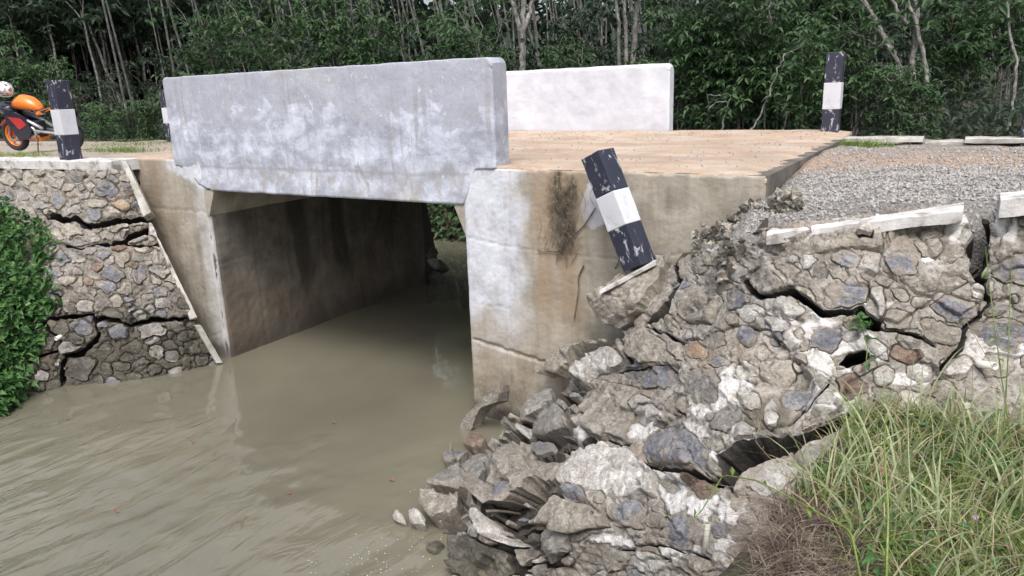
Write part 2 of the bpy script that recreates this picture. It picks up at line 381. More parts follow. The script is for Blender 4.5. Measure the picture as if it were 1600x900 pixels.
def terrain_z(X, Y):
    n = fbm(np.stack([X*.8, Y*.8, X*0+3], -1), 3)
    z = np.full(np.shape(X), -.25)+.0*X
    z = np.where(Y > 11, -.28+.06*n+.05*np.clip(Y-16, 0, 40)*sstep(-8, 6, X), z)      # forest floor, rising slowly
    z = z+np.clip(Y-56, 0, 60)*.22+np.clip(np.abs(X)-60, 0, 100)*.1
    z = np.where((X < -9) & (Y < 11) & (Y > 5.9), road_z(X)-.12, z)
    # downstream side
    lo = Y < 5.2
    sd_ = seg_dist(X, Y, BANK)                  # positive = left of the bank line = river side
    right = -.93+.05*n - .02*np.clip(Y-4, 0, 1)
    right = np.where(sd_ > 0, np.maximum(right-sd_*1.9, -3.3), right)
    left_edge = -8.6
    left = np.where(X < left_edge-.0, np.minimum(-3.3+(left_edge-X)*1.6, -.9+.1*n), -3.3)
    south = np.where(X < -6, left, right)
    z = np.where(lo, south, z)
    z = np.where((Y >= 5.2) & (Y < 5.9) & (X > -.6), -.5, z)
    z = np.where((X > .75) & (Y > 4.0) & (Y < 5.9), np.maximum(z, -.93+.74*sstep(4.15, 4.8, Y+.06*n)*sstep(.75, 1.1, X)), z)
    z = np.where((X > -8.2) & (X < -1.2) & (Y > 5.0) & (Y < 10.8), -3.3, z)     # under the bridge
    z = np.where((X <= -7.8) & (X > -14) & (Y >= 2.8) & (Y < 6.05), -3.3, z)
    z = np.where((X <= -9.6) & (Y >= 5.75) & (Y < 6.3), -.4, z)
    z = np.where((X > -4.2) & (X < -.9) & (Y > 3.4) & (Y < 6.0), np.minimum(z, -2.9), z)    # under the collapsed wall
    z = np.where((X > -1.3) & (X < 3.0) & (Y > 3.9) & (Y < 4.95), np.minimum(z, -1.3), z)
    # upstream: channel turns to the left and its banks climb to the forest floor
    upx = np.maximum(np.maximum(-4.2-0-X, X+4.2)*0+(X+4.1), 0)
    d_far = np.maximum(Y-(13.1+.15*n), 0); d_right = np.maximum(X+4.2+.3*n, 0)
    d_left = np.where(X < -9.4, np.maximum(11.2-Y, 0), 0)
    dd = np.sqrt(d_far**2+d_right**2)+d_left*3+np.maximum(-12.3-X, 0)
    ch = np.where((Y >= 10.75), np.minimum(-3.3+dd*1.5, z), z)
    z = np.where(X > -40, ch, z)
    return z
def terrain_grid():
    xs = np.concatenate([np.arange(-300, -70, 20.), np.arange(-70, -20, 2.), np.arange(-20, -6, .3), np.arange(-6, 3, .09), np.arange(3, 12, .5), np.arange(12, 61, 3.), np.arange(75, 300, 20.)])
    ys = np.concatenate([np.arange(-300, -40, 20.), np.arange(-40, -4, 2.), np.arange(-4, 0, .3), np.arange(0, 6, .09), np.arange(6, 20, .25), np.arange(20, 90, 2.), np.arange(100, 300, 20.)])
    X, Y = np.meshgrid(xs, ys); Z = terrain_z(X, Y); Z = Z+.015*fbm(np.stack([X*6, Y*6, Z*2], -1), 2)
    n, m_ = X.shape; idx = np.arange(n*m_).reshape(n, m_)
    Fq = np.stack([idx[:-1, :-1], idx[:-1, 1:], idx[1:, 1:], idx[1:, :-1]], -1).reshape(-1, 4)
    tag(mesh_np('ground', np.stack([X, Y, Z], -1).reshape(-1, 3), Fq, M['soil'], smooth=True), kind='structure')
terrain_grid()

def sheet(name, x0, x1, y0, y1, st, zf, mat, kind='structure', skirt=.1, mask=None):
    xs = np.arange(x0, x1+st*.5, st); ys = np.arange(y0, y1+st*.5, st); X, Y = np.meshgrid(xs, ys); Z = zf(X, Y)
    n, m_ = X.shape; idx = np.arange(n*m_).reshape(n, m_)
    Fq = np.stack([idx[:-1, :-1], idx[:-1, 1:], idx[1:, 1:], idx[1:, :-1]], -1).reshape(-1, 4)
    V = np.stack([X, Y, Z], -1).reshape(-1, 3)
    if skirt:
        ring = np.concatenate([idx[0, :], idx[1:, -1], idx[-1, -2::-1], idx[-2:0:-1, 0]])
        V2 = V[ring].copy(); V2[:, 2] -= skirt; base = len(V); V = np.concatenate([V, V2]); k = len(ring); a = np.arange(k); bq = (a+1) % k
        Fq = np.concatenate([Fq, np.stack([ring[a], base+a, base+bq, ring[bq]], -1)])
    return tag(mesh_np(name, V, Fq, mat, smooth=True), kind=kind)
# river
def water_z(X, Y):
    a = math.radians(WROT); U = X*math.cos(a)-Y*math.sin(a); V = X*math.sin(a)+Y*math.cos(a); zz = X*0
    rough = sstep(5.6, 1.6, Y+1.2*perlin(np.stack([X*.5, Y*.5, zz+3], -1)))
    return WATER+.004*perlin(np.stack([U*1.5, V*.8, zz], -1))+rough*(.032*perlin(np.stack([U*3.6+.9*perlin(np.stack([X, Y, zz], -1)), V*.8, zz], -1))+.010*perlin(np.stack([U*8+.5*perlin(np.stack([X*2, Y*2, zz+4], -1)), V*1.9, zz], -1)))
def river():
    xs = np.concatenate([np.arange(-34, -9.5, .5), np.arange(-9.5, -1.0, .045), np.arange(-1, 6.1, .5)]); ys = np.concatenate([np.arange(-16, .4, .5), np.arange(.4, 5.6, .045), np.arange(5.6, 14, .2)])
    X, Y = np.meshgrid(xs, ys); Z = water_z(X, Y); n, m_ = X.shape; idx = np.arange(n*m_).reshape(n, m_)
    tag(mesh_np('river', np.stack([X, Y, Z], -1).reshape(-1, 3), np.stack([idx[:-1, :-1], idx[:-1, 1:], idx[1:, 1:], idx[1:, :-1]], -1).reshape(-1, 4), M['water'], smooth=True), kind='structure')
river()
# dirt over the deck and the road to the left
def dirt_z(X, Y):
    n = fbm(np.stack([X*1.5, Y*4, X*0], -1), 4)
    return .012+.014*n+.05*sstep(9.6, 10.6, Y)+.03*sstep(6.3, 5.9, Y)*0+road_z(X)
sheet('road_dirt_left', -45, -9.47, 5.3, 10.9, .12, lambda X, Y: dirt_z(X, Y)-.035-.25*sstep(.32, .22, Y-(5.47+(X+9.2)*.0765)), M['road_dirt'], skirt=0)
# gravel approach on the right
def gravel_z(X, Y):
    n = fbm(np.stack([X*3, Y*3, X*0+5], -1), 4)
    z = -.03+.02*n
    z = z-.13*sstep(-.35, -1.15, X)*sstep(7.8, 5.6, Y)-.14*sstep(-.2, -.9, X)*sstep(5.3, 4.6, Y)
    z = z-.06*sstep(8.6, 9.6, Y)
    z = z-.22*sstep(.28, .05, np.hypot((X-.2), (Y-4.72)*.8))
    return z
sheet('gravel_road', -1.24, 30, 4.76, 11.0, .06, gravel_z, M['gravel_bed'], skirt=.5)
def pebbles(n, xr, yr, smin, smax, name, label):
    oct_ = np.array([[1, 0, 0], [-1, 0, 0], [0, 1, 0], [0, -1, 0], [0, 0, 1], [0, 0, -1]], float)
    of = np.array([[0, 2, 4], [2, 1, 4], [1, 3, 4], [3, 0, 4], [2, 0, 5], [1, 2, 5], [3, 1, 5], [0, 3, 5]])
    x = RNG.uniform(*xr, n*3); y = RNG.uniform(*yr, n*3)
    dens = np.where(y < 7.0, 1, .25)*np.clip(1.3-np.abs(x-0)*.12, .1, 1); k = RNG.rand(n*3) < dens; x = x[k][:n]; y = y[k][:n]; n = len(x)
    s = RNG.uniform(smin, smax, n)**1.0; z = gravel_z(x, y)+s*.3
    A = RNG.normal(size=(n, 3, 3)); Q, _ = np.linalg.qr(A)
    P = oct_[None]*RNG.uniform(.6, 1.2, (n, 6, 1))*s[:, None, None]*np.array([1, .8, .6]); P = np.einsum('nij,nkj->nki', Q, P)
    V = P+np.stack([x, y, z], -1)[:, None]
    Fq = of[None]+np.arange(n)[:, None, None]*6
    o = mesh_np(name, V.reshape(-1, 3), Fq.reshape(-1, 3), M['pebble']); tag(o, label, 'gravel', kind='stuff')
pebbles(26000, (-1.2, 5), (4.78, 9.4), .008, .021, 'gravel', 'loose grey crushed gravel heaped behind the broken right wall')

def deck_stones():
    n = 2600; x = RNG.uniform(-9.3, -1.35, n); y = RNG.uniform(5.95, 10.4, n); k = RNG.rand(n) < .15+.85*sstep(.0, .5, perlin(np.stack([x*.7, y*1.4, x*0+2], -1)))+.5*(y > 9.9); x = x[k]; y = y[k]; n = len(x); s = RNG.uniform(.004, .016, n)
    oc = np.array([[1, 0, 0], [-1, 0, 0], [0, 1, 0], [0, -1, 0], [0, 0, 1], [0, 0, -1]], float); of_ = np.array([[0, 2, 4], [2, 1, 4], [1, 3, 4], [3, 0, 4], [2, 0, 5], [1, 2, 5], [3, 1, 5], [0, 3, 5]])
    P = oc[None]*RNG.uniform(.6, 1.2, (n, 6, 1))*s[:, None, None]+np.stack([x, y, dirt_z(x, y)+s*.3], -1)[:, None]
    tag(mesh_np('loose_stones', P.reshape(-1, 3), (of_[None]+np.arange(n)[:, None, None]*6).reshape(-1, 3), M['pebble']), 'small loose stones strewn over the dirt on the bridge deck', 'stones', kind='stuff')
deck_stones()
# ------------------------------------------------------------------ generic relief panels (vertical concrete faces)
def inpoly(X, Y, poly):
    r = np.zeros(X.shape, bool); n = len(poly)
    for i in range(n):
        x0, y0 = poly[i]; x1, y1 = poly[(i+1) % n]
        if y0 == y1: continue
        c = ((y0 > Y) != (y1 > Y)) & (X < (x1-x0)*(Y-y0)/(y1-y0)+x0); r ^= c
    return r
def polydist(X, Y, pts, closed=False):
    best = np.full(X.shape, 1e9); pts = list(pts)+([pts[0]] if closed else [])
    for (x0, y0), (x1, y1) in zip(pts, pts[1:]):
        dx, dy = x1-x0, y1-y0; L = dx*dx+dy*dy+1e-9
        t = np.clip(((X-x0)*dx+(Y-y0)*dy)/L, 0, 1); best = np.minimum(best, np.hypot(X-x0-t*dx, Y-y0-t*dy))
    return best
def panel(name, fn_pos, nrm, us, vs, depth_back, height, attrs, mat, parent, loc, smooth=True):
    """front relief + skirt back; fn_pos(U,V)->P, height(U,V)->h along nrm"""
    U, Vv = np.meshgrid(us, vs); P = fn_pos(U, Vv)+np.asarray(nrm)*height(U, Vv)[..., None]
    n, m_ = U.shape; idx = np.arange(n*m_).reshape(n, m_)
    Fq = np.stack([idx[:-1, :-1], idx[:-1, 1:], idx[1:, 1:], idx[1:, :-1]], -1).reshape(-1, 4)
    V = P.reshape(-1, 3); ring = np.concatenate([idx[0, :], idx[1:, -1], idx[-1, -2::-1], idx[-2:0:-1, 0]])
    B = fn_pos(U, Vv).reshape(-1, 3)[ring]-np.asarray(nrm)*depth_back; base = len(V); V = np.concatenate([V, B]); k = len(ring); a = np.arange(k); bq = (a+1) % k
    Fq = np.concatenate([Fq, np.stack([ring[a], base+a, base+bq, ring[bq]], -1)])
    at = {}
    for kx, f_ in attrs.items():
        A = f_(U, Vv).reshape(-1); at[kx] = np.concatenate([A, A[ring]])
    for kx in ('paint', 'stain', 'moss', 'dark'):
        if kx not in at: at[kx] = np.zeros(len(V))
    o = mesh_np(name, V, Fq, mat, parent, smooth=smooth, attrs=at, loc=loc)
    return o
FX = lambda px, py: tuple(onY(px, py)[[0, 2]])
YF = 5.85; XR0, XR1 = -4.08, -1.25; XL0, XL1 = -9.5, -7.93; YB = 10.62
BL = (-6.0, YF, 0.0)
bridge = thing('concrete_bridge', BL, 'short concrete box bridge over the brown stream with solid lime-washed parapets', 'bridge')
# right abutment front
st = .016
seams = [[FX(795, 262), FX(797, 640)], [FX(732, 372), FX(797, 386), FX(950, 405), FX(1092, 396)], [FX(1092, 275), FX(1092, 400)], [FX(1025, 275), FX(1028, 330)], [FX(740, 475), FX(797, 482)]]
def h_ab(U, V):
    P = np.stack([U, V, U*0], -1); h = .006*fbm(P*3, 3)+.003*fbm(P*22, 2)
    for i, s_ in enumerate(seams):
        d = polydist(U+.012*perlin(P*9), V+.012*perlin(P*9+5), s_); h = h-(.008 if i < 3 else .005)*sstep(.011, .003, d)
    cr = polydist(U+.02*perlin(P*14), V+.02*perlin(P*14+7), [FX(740, 530), FX(800, 550), FX(850, 566)]); h = h-.03*sstep(.022, .006, cr)
    # broken, ragged top and right corner
    h = h-.05*sstep(-.02, .0, V+.02*perlin(P*8))*sstep(-3.6, -3.3, U)-.05*sstep(-1.3, -1.26, U+.02*perlin(P*6))
    return h
def a_paint(U, V):
    P = np.stack([U, V, U*0+2], -1); n = fbm(P*3.5, 4)
    a = np.maximum(sstep(-3.3, -3.62, U+.14*n)*sstep(-2.0, -1.0, V+.35*n), sstep(-3.45, -3.6, U+.05*n)*sstep(-.8, -.5, V+.1*n))
    b_ = inpoly(U+.03*n, V+.03*n, [FX(903, 330), FX(925, 268), FX(960, 290), FX(955, 345), FX(925, 360), FX(910, 345)])*.75
    return np.maximum(a, b_)
def a_stain(U, V):
    P = np.stack([U*2, V*.4, U*0+9], -1); n = fbm(P*3, 3); x0 = FX(832, 300)[0]; x1 = FX(905, 300)[0]
    return sstep(x0-.03, x0+.05, U+.05*n)*sstep(x1+.1, x1-.05, U+.05*n)*sstep(-1.9, -1.0, V)*.9 + .35*sstep(-1.2, -2.2, V+.3*n)
def a_moss(U, V):
    P = np.stack([U*3, V*1.2, U*0+4], -1); n = fbm(P*3, 4)
    c0 = FX(880, 330); a = np.hypot((U-c0[0])/.15, (V-c0[1])/.36)+.35*n
    return sstep(1.25, .6, a)+.5*sstep(-1.9, -2.5, V+.25*n)
panel('abutment', lambda U, V: np.stack([U, U*0+YF, V], -1), (0, -1, 0), np.arange(XR0, XR1+.001, st), np.arange(-2.75, -.003, st), .05, h_ab,
      dict(paint=a_paint, stain=a_stain, moss=a_moss, dark=lambda U, V: .7*sstep(-2.33, -2.47, V+.06*fbm(np.stack([U*3, V, U*0], -1), 3))), M['abutment_concrete'], bridge, BL)
# body of the right abutment behind its face
def solid(name, poly, z0, z1, mat, parent=None, loc=(0, 0, 0), bev=0):
    """plan polygon prism"""
    mb = MB(); mb.loft([[(x, y, z0) for x, y in poly], [(x, y, z1) for x, y in poly]]); return mb.build(name, mat, parent, loc=loc)
solid('abutment_core', [(XR0+.004, YF+.03), (XR1-.01, YF+.03), (XR1-.01, YB), (XR0+.004, YB)], -3.2, -.37, M['abutment_concrete'], bridge, BL)
# left abutment front
def h_abl(U, V):
    P = np.stack([U, V, U*0+30], -1); h = .006*fbm(P*3, 3)+.003*fbm(P*22, 2)
    for s_ in ([FX(240, 325), FX(325, 332)], [FX(280, 545), FX(345, 520)], [FX(284, 255), FX(296, 560)]):
        h = h-.008*sstep(.018, .005, polydist(U+.012*perlin(P*9), V+.012*perlin(P*9+5), s_))
    h = h-.03*sstep(-7.985, -7.94, U+.02*perlin(P*5)-.0)
    return h
def a_paintl(U, V):
    P = np.stack([U, V, U*0+12], -1); n = fbm(P*5, 4)
    return sstep(-8.75, -8.6, U+.06*n)*sstep(-.12, -.06, V+.5*(U+8.75)*-.55*0+.05*n+(U+8.7)*.33)*1.0+.45*sstep(-8.3, -7.95, U+.1*n)
panel('abutment', lambda U, V: np.stack([U, U*0+YF, V], -1), (0, -1, 0), np.arange(XL0, XL1+.001, st*1.3), np.arange(-2.75, -.003, st*1.3), .05, h_abl,
      dict(dark=lambda U, V: .7*sstep(-2.33, -2.47, V+.06*fbm(np.stack([U*3, V, U*0+3], -1), 3)), paint=a_paintl, stain=lambda U, V: .55*sstep(-8.3, -8.9, U+.25*fbm(np.stack([U*4, V, U*0], -1), 3))), M['abutment_concrete'], bridge, BL)
# inner wall of the left abutment, with two tall niches
def h_in(U, V):
    P = np.stack([U, V, U*0+60], -1); h = .012*fbm(P*2.2, 4)+.004*fbm(P*14, 2)
    for (a, b2, zt, zb) in ((7.05, 7.45, -.55, -1.75), (7.75, 8.2, -.6, -1.7)):
        yc = (a+b2)/2; hw = (b2-a)/2*(1-.25*sstep(zb, zt, V)); k = sstep(hw+.05, hw-.03, np.abs(U-yc+.03*perlin(P*2)))*sstep(zt+.05, zt-.12, V)*sstep(zb-.1, zb+.15, V); h = h-.012*k
    h = h-.01*sstep(.02, .005, np.abs(V+1.3+.1*perlin(P*1.5)))-.008*sstep(.02, .005, np.abs(U-6.5))
    h = h-.04*sstep(YF+.06, YF+.02, U)
    return h
panel('tunnel_wall', lambda U, V: np.stack([U*0+XL1, U, V], -1), (1, 0, 0), np.arange(YF+.01, 10.12, .03), np.arange(-3.0, -.365, .03), .34, h_in,
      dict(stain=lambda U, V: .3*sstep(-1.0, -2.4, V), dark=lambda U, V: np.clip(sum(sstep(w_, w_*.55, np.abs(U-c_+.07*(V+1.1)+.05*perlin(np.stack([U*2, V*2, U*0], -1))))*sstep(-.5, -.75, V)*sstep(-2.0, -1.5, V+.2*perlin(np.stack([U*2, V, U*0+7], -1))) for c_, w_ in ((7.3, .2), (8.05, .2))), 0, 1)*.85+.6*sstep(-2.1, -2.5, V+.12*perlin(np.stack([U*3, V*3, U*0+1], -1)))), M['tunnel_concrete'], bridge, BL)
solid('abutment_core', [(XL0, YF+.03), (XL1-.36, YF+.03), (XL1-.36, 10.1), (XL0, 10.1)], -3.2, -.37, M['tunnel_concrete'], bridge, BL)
# haunches
MB().loft([[(XL1-.05, y, -.365), (XL1+.15, y, -.365), (XL1-.0, y, -.68), (XL1-.05, y, -.68)] for y in (YF+.004, 10.1)]).build('haunch', M['abutment_concrete'], bridge, loc=BL)
MB().loft([[(XR0+.05, y, -.365), (XR0+.05, y, -.68), (XR0, y, -.68), (XR0-.13, y, -.365)] for y in (YF+.004, YB-.01)]).build('haunch', M['abutment_concrete'], bridge, loc=BL)
# deck slab
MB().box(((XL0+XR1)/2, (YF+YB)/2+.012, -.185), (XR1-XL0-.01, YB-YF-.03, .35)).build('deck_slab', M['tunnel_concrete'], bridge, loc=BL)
dk = sheet('dirt_cover', XL0+.03, XR1-.03, YF+.012, YB-.02, .05, lambda X, Y: dirt_z(X, Y)-.03*sstep(5.93, 5.84, Y+.05*fbm(np.stack([X*7, Y*7, X*0], -1), 3))-.03*sstep(-1.5, -1.27, X), M['road_dirt'], skirt=.03)
for v_ in dk.data.vertices: v_.co -= Vector(BL)
del dk['kind']; dk.parent = bridge
# parapets: plan X range, Y faces; front carries the beam face of the bridge edge
def low_edge(x):
    n = fbm(np.stack([x*5, x*0, x*0+8], -1), 4)
    e = np.where(x < XL1+.14, -.05-.31*sstep(-8.5, XL1+.1, x)+.04*n, -.362+.004*n)
    e = np.where(x > XR0-.02, -.362+.35*sstep(XR0-.02, XR0+.16, x)+.02*n, e)
    return e
def parapet(xa, xb, ya, yb, zl, z1, mat, rnd=.012):
    """solid wall; front runs down to zl(x) as the face of the edge beam, rounded top arris, plaster relief"""
    nu = int((xb-xa)/.022)+1; xs = np.linspace(xa, xb, nu); NF = 52
    prof = [('f', t) for t in np.linspace(0, 1, NF)]+[('a', t) for t in np.linspace(0, math.pi/2, 5)[1:]]+[('p', yb-rnd, z1+.004), ('p', yb, z1-rnd), ('p', yb, -.02), ('z', ya+.07)]
    Yp = np.zeros((len(prof), nu)); Zp = Yp.copy(); lo = zl(xs)
    for k_, p in enumerate(prof):
        if p[0] == 'f': Yp[k_] = ya; Zp[k_] = lo+(z1-rnd-lo)*p[1]
        elif p[0] == 'a': Yp[k_] = ya+rnd*(1-math.cos(p[1])); Zp[k_] = z1-rnd+rnd*math.sin(p[1])
        elif p[0] == 'p': Yp[k_] = p[1]; Zp[k_] = p[2]
        else: Yp[k_] = p[1]; Zp[k_] = lo
    X = np.broadcast_to(xs, Yp.shape).copy(); N = np.stack([X, Yp*0, Zp], -1)
    front = Yp < ya+.04
    Yp = Yp+np.where(front, 1, 0)*(.010*fbm(N*2.2, 4)+.004*np.abs(fbm(N*15, 3))+.012*sstep(.05, -.12, Zp+.03*fbm(N*4, 3))*sstep(-.36, -.1, Zp))*np.where(Zp < z1-.03, 1, .5)
    Zp = Zp+.006*fbm(np.stack([X*3, X*0, X*0], -1), 3)*(Zp > z1-.1)
    for e in (xa, xb):
        d = np.clip(np.abs(X-e)/.025, 0, 1); Yp = Yp+(1-d)**2*.012*np.where(front, 1, -1)
        Zp = np.where(Zp > z1-.07, Zp-(1-np.clip(np.abs(X-e)/.07, 0, 1))**2*.05, Zp)
    V = np.stack([X, Yp, Zp], -1).reshape(-1, 3); idx = np.arange(X.size).reshape(X.shape)
    Fq = np.stack([idx[:-1, :-1], idx[:-1, 1:], idx[1:, 1:], idx[1:, :-1]], -1).reshape(-1, 4)
    Fq = np.concatenate([Fq, np.stack([idx[-1, :-1], idx[-1, 1:], idx[0, 1:], idx[0, :-1]], -1)])
    o = mesh_np('parapet', V, Fq, mat, bridge, smooth=True, loc=BL)
    bm = bmesh.new(); bm.from_mesh(o.data); bm.verts.ensure_lookup_table()
    for c_ in (0, -1):
        cs_ = [bm.verts[int(i)].co.copy() for i in idx[:, c_]]; vs = [bm.verts.new(c) for c in cs_]; bm.verts.ensure_lookup_table(); f = bm.faces.new(vs); f.smooth = False
    bmesh.ops.recalc_face_normals(bm, faces=bm.faces); bmesh.ops.triangulate(bm, faces=[f for f in bm.faces if len(f.verts) > 4]); bm.to_mesh(o.data); bm.free()
    return o
p1 = parapet(-8.46, -3.7, YF-.012, 6.1, low_edge, .985, M['limewash'])
p1['label'] = 'blotched blue-grey parapet on the stream side'
p2 = parapet(-8.5, -3.72, YB, YB+.19, lambda x: x*0-.1, 1.0, M['limewash_white'], .045)
p2['label'] = 'clean white parapet on the far side'
MB().box((-6.1, YB+.1, -.22), (4.9, .185, .24)).build('edge_beam', M['limewash_white'], bridge, loc=BL)
# slab corner pier at the right end (seen end-on above the gravel)
MB().box((-2.5, YB+.09, -1.6), (2.5, .18, 3.1)).build('wing_pier', M['abutment_concrete'], bridge, loc=BL)

# ------------------------------------------------------------------ masonry relief built over measured control points
def tps_fit(pts, vals, lam=1e-3):
    P = np.array(pts, float)/300; n = len(P); r2 = ((P[:, None]-P[None])**2).sum(-1)
    K = np.where(r2 > 0, r2*np.log(np.maximum(r2, 1e-12))*.5, 0)+lam*np.eye(n)
    A = np.zeros((n+3, n+3)); A[:n, :n] = K; A[:n, n] = 1; A[:n, n+1:] = P; A[n, :n] = 1; A[n+1:, :n] = P.T
    w_ = np.linalg.solve(A, np.concatenate([vals, [0, 0, 0]]))
    def f(X, Y):
        Q = np.stack([X, Y], -1)/300; s = w_[n]+w_[n+1]*Q[..., 0]+w_[n+2]*Q[..., 1]
        for i in range(n):
            r = ((Q-P[i])**2).sum(-1); s = s+w_[i]*np.where(r > 0, r*np.log(np.maximum(r, 1e-12))*.5, 0)
        return s
    return f
def surface(ctrl):
    pts = [(c_[0], c_[1]) for c_ in ctrl]; inv = []
    for px, py, kind, v in ctrl:
        p = onZ(px, py, v) if kind == 'z' else onY(px, py, v) if kind == 'y' else None
        dep = v if kind == 'd' else float(((p-CAM) @ ROT)[2]); inv.append(1/dep)
    f = tps_fit(pts, np.array(inv))
    def S(PX, PY):
        PX = np.asarray(PX, float); PY = np.asarray(PY, float)
        D = 1/f(PX, PY); v = np.stack([(PX-800)/F, (PY-450)/F, np.ones_like(PX)], -1)*D[..., None]
        return v @ ROT.T+CAM
    def SN(PX, PY, e=4.0):
        a = S(PX+e, PY)-S(PX-e, PY); b2 = S(PX, PY+e)-S(PX, PY-e); n = np.cross(b2, a); n /= np.linalg.norm(n, axis=-1)[..., None]+1e-12
        flip = ((n*(CAM-S(PX, PY))).sum(-1) < 0); n[flip] *= -1; return n
    return S, SN
TY = dict(b='stone_blue', g='stone_grey', t='stone_tan', w='stone_white', o='stone_orange', r='stone_brown', k='stone_wet')
class Stone:
    def __init__(s, cx, cy, rx, ry, ang=0, ty='t', proud=.012, tilt=0, rough=.008, skirt=.06, top=None, edge=.010, poly=None):
        s.poly = poly
        if poly: a_ = np.array(poly, float); cx, cy = a_.mean(0); rx = (a_[:, 0].max()-a_[:, 0].min())/2; ry = (a_[:, 1].max()-a_[:, 1].min())/2; ang = 0
        s.cx, s.cy, s.rx, s.ry, s.a, s.ty = cx, cy, rx, ry, math.radians(ang), ty
        s.proud, s.tilt, s.rough, s.skirt, s.top, s.edge = proud, tilt, rough, skirt, top, edge
        k = random.choice((5, 6, 6, 7)); o = random.uniform(0, 6.28)
        s.pl = [(o+2*math.pi*i/k+random.uniform(-.28, .28), random.uniform(.86, 1.08)) for i in range(k)]
        s.ta = random.uniform(0, 6.28)
    def d(s, X, Y):
        if s.poly:
            X = X+0; ins = inpoly(X, Y, s.poly); q = polydist(X, Y, s.poly, True)/11
            return np.where(ins, np.maximum(.05, 1-q), 1+q), (X-s.cx)/s.rx, (Y-s.cy)/s.ry
        x = X-s.cx; y = Y-s.cy; u = (x*math.cos(s.a)+y*math.sin(s.a))/s.rx; v = (-x*math.sin(s.a)+y*math.cos(s.a))/s.ry
        r = None
        for th, q in s.pl:
            e = (u*math.cos(th)+v*math.sin(th))/q; r = e if r is None else np.maximum(r, e)
        return np.maximum(r, .55*np.hypot(u, v)), u, v
def masonry(S, SN, x0, x1, y0, y1, step, outer, cracks, voids, manual, auto, root, loc, whites=(), soil=None, wet=None, moss=None, relief=1.0, chunks=0, back=.34, keep=1.0, mortar_name='mortar'):
    xs = np.arange(x0, x1, step); ys = np.arange(y0, y1, step); PX, PY = np.meshgrid(xs, ys)
    B = S(PX, PY); N = SN(PX, PY); Q = B*1.0
    wa = perlin(Q*9)*.5+perlin(Q*22)*.3; wb = perlin(Q*9+31)*.5+perlin(Q*22+11)*.3
    WX = PX+wa*7; WY = PY+wb*7
    inside = inpoly(PX+wa*4, PY+wb*4, outer)
    cr = np.zeros(PX.shape)
    for pts, wd, dp in cracks:
        d = polydist(WX, WY, pts); wloc = wd*(1+.5*perlin(Q*5+3)); cr = np.maximum(cr, dp*sstep(wloc*.6+.6, wloc*.4, d))
    for poly, dp in voids:
        ins = inpoly(WX, WY, poly); d = polydist(WX, WY, poly, True); cr = np.maximum(cr, np.where(ins, dp*sstep(0, 5, d+1.5), 0))
    # plates between hairline cracks, each with its own set and tilt
    cs = np.stack([RNG.uniform(x0, x1, 150), RNG.uniform(y0, y1, 150)], -1) if chunks else None
    hc = np.zeros(PX.shape)
    if chunks:
        f1 = np.full(PX.shape, 1e9); f2 = f1.copy(); ci = np.zeros(PX.shape, int)
        CX = PX+wa*14; CY = (PY+wb*14)*1.25
        for i, (a, b_) in enumerate(cs):
            d = np.hypot(CX-a, CY-b_*1.25); k = d < f1; f2 = np.where(k, f1, np.minimum(f2, d)); f1 = np.where(k, d, f1); ci = np.where(k, i, ci)
        am = .4+1.6*sstep(1000, 760, PX+0*PY) if chunks > 1 else .5
        co = RNG.normal(size=150)*.017; ct_ = RNG.normal(size=(150, 2))*.0007
        hc = (co[ci]+(CX-cs[ci, 0])*ct_[ci, 0]+(CY-cs[ci, 1]*1.25)*ct_[ci, 1])*am
        gr = sstep(2.4, .5, (f2-f1)*.5); hc = hc-.03*gr*sstep(-.3, .2, perlin(Q*2.5+8))
    B0 = B; B = B+N*hc[..., None]
    # stones
    best = np.full(PX.shape, 9.0); bid = np.full(PX.shape, -1); second = np.full(PX.shape, 9.0)
    stones = list(manual)
    def put(i, s_):
        nonlocal best, bid, second
        R = max(s_.rx, s_.ry)*(1.3 if s_.poly else 2.2)+14; ix = np.where((xs > s_.cx-R) & (xs < s_.cx+R))[0]; iy = np.where((ys > s_.cy-R) & (ys < s_.cy+R))[0]
        if len(ix) == 0 or len(iy) == 0: return
        sl = (slice(iy[0], iy[-1]+1), slice(ix[0], ix[-1]+1)); d, u, v = s_.d(*((PX[sl]+wa[sl]*3, PY[sl]+wb[sl]*3) if s_.poly else (WX[sl], WY[sl])))
        
        if getattr(s_, 'prio', 0): d = np.where(d < 1, d-2, d)
        bb = best[sl]; k = d < bb; second[sl] = np.where(k, bb, np.minimum(second[sl], d)); best[sl] = np.where(k, d, bb); bid[sl] = np.where(k, i, bid[sl])
    for i, s_ in enumerate(stones): put(i, s_)
    tries, rmin, rmax, types, cover, akw = auto
    for _ in range(tries):
        cx = random.uniform(x0, x1); cy = random.uniform(y0, y1)
        if isinstance(rmax, tuple): r = random.uniform(rmin, rmax[0] if cx < rmax[2] else rmax[1])
        else: r = random.uniform(rmin, rmax)
        i_ = min(int((cy-y0)/step), len(ys)-1); j_ = min(int((cx-x0)/step), len(xs)-1)
        if not inside[i_, j_] or best[i_, j_] < (cover if cx < 900 or cover < 1.2 else cover*1.12): continue
        if cx > 900 and random.random() > keep: continue
        if len(stones) > 285: break
        T = types(cx, cy) if callable(types) else types
        s_ = Stone(cx, cy, r*random.uniform(.9, 1.35), r*random.uniform(.65, .95), random.uniform(-35, 35), random.choice(T), proud=random.uniform(-.004, .014)*relief, tilt=random.uniform(0, .05)*relief, rough=.009*relief, **akw)
        stones.append(s_); put(len(stones)-1, s_)
    ispoly = np.array([bool(s_.poly) for s_ in stones]+[False])
    expo = np.where(ispoly[bid], 1.0, .93+.25*perlin(Q*15+40)+.12*perlin(Q*40))
    sid = np.where((best < np.minimum(expo, 1.0)) & (second-best > .10) & (inside | ispoly[bid]) & (cr < .02), bid, -1)
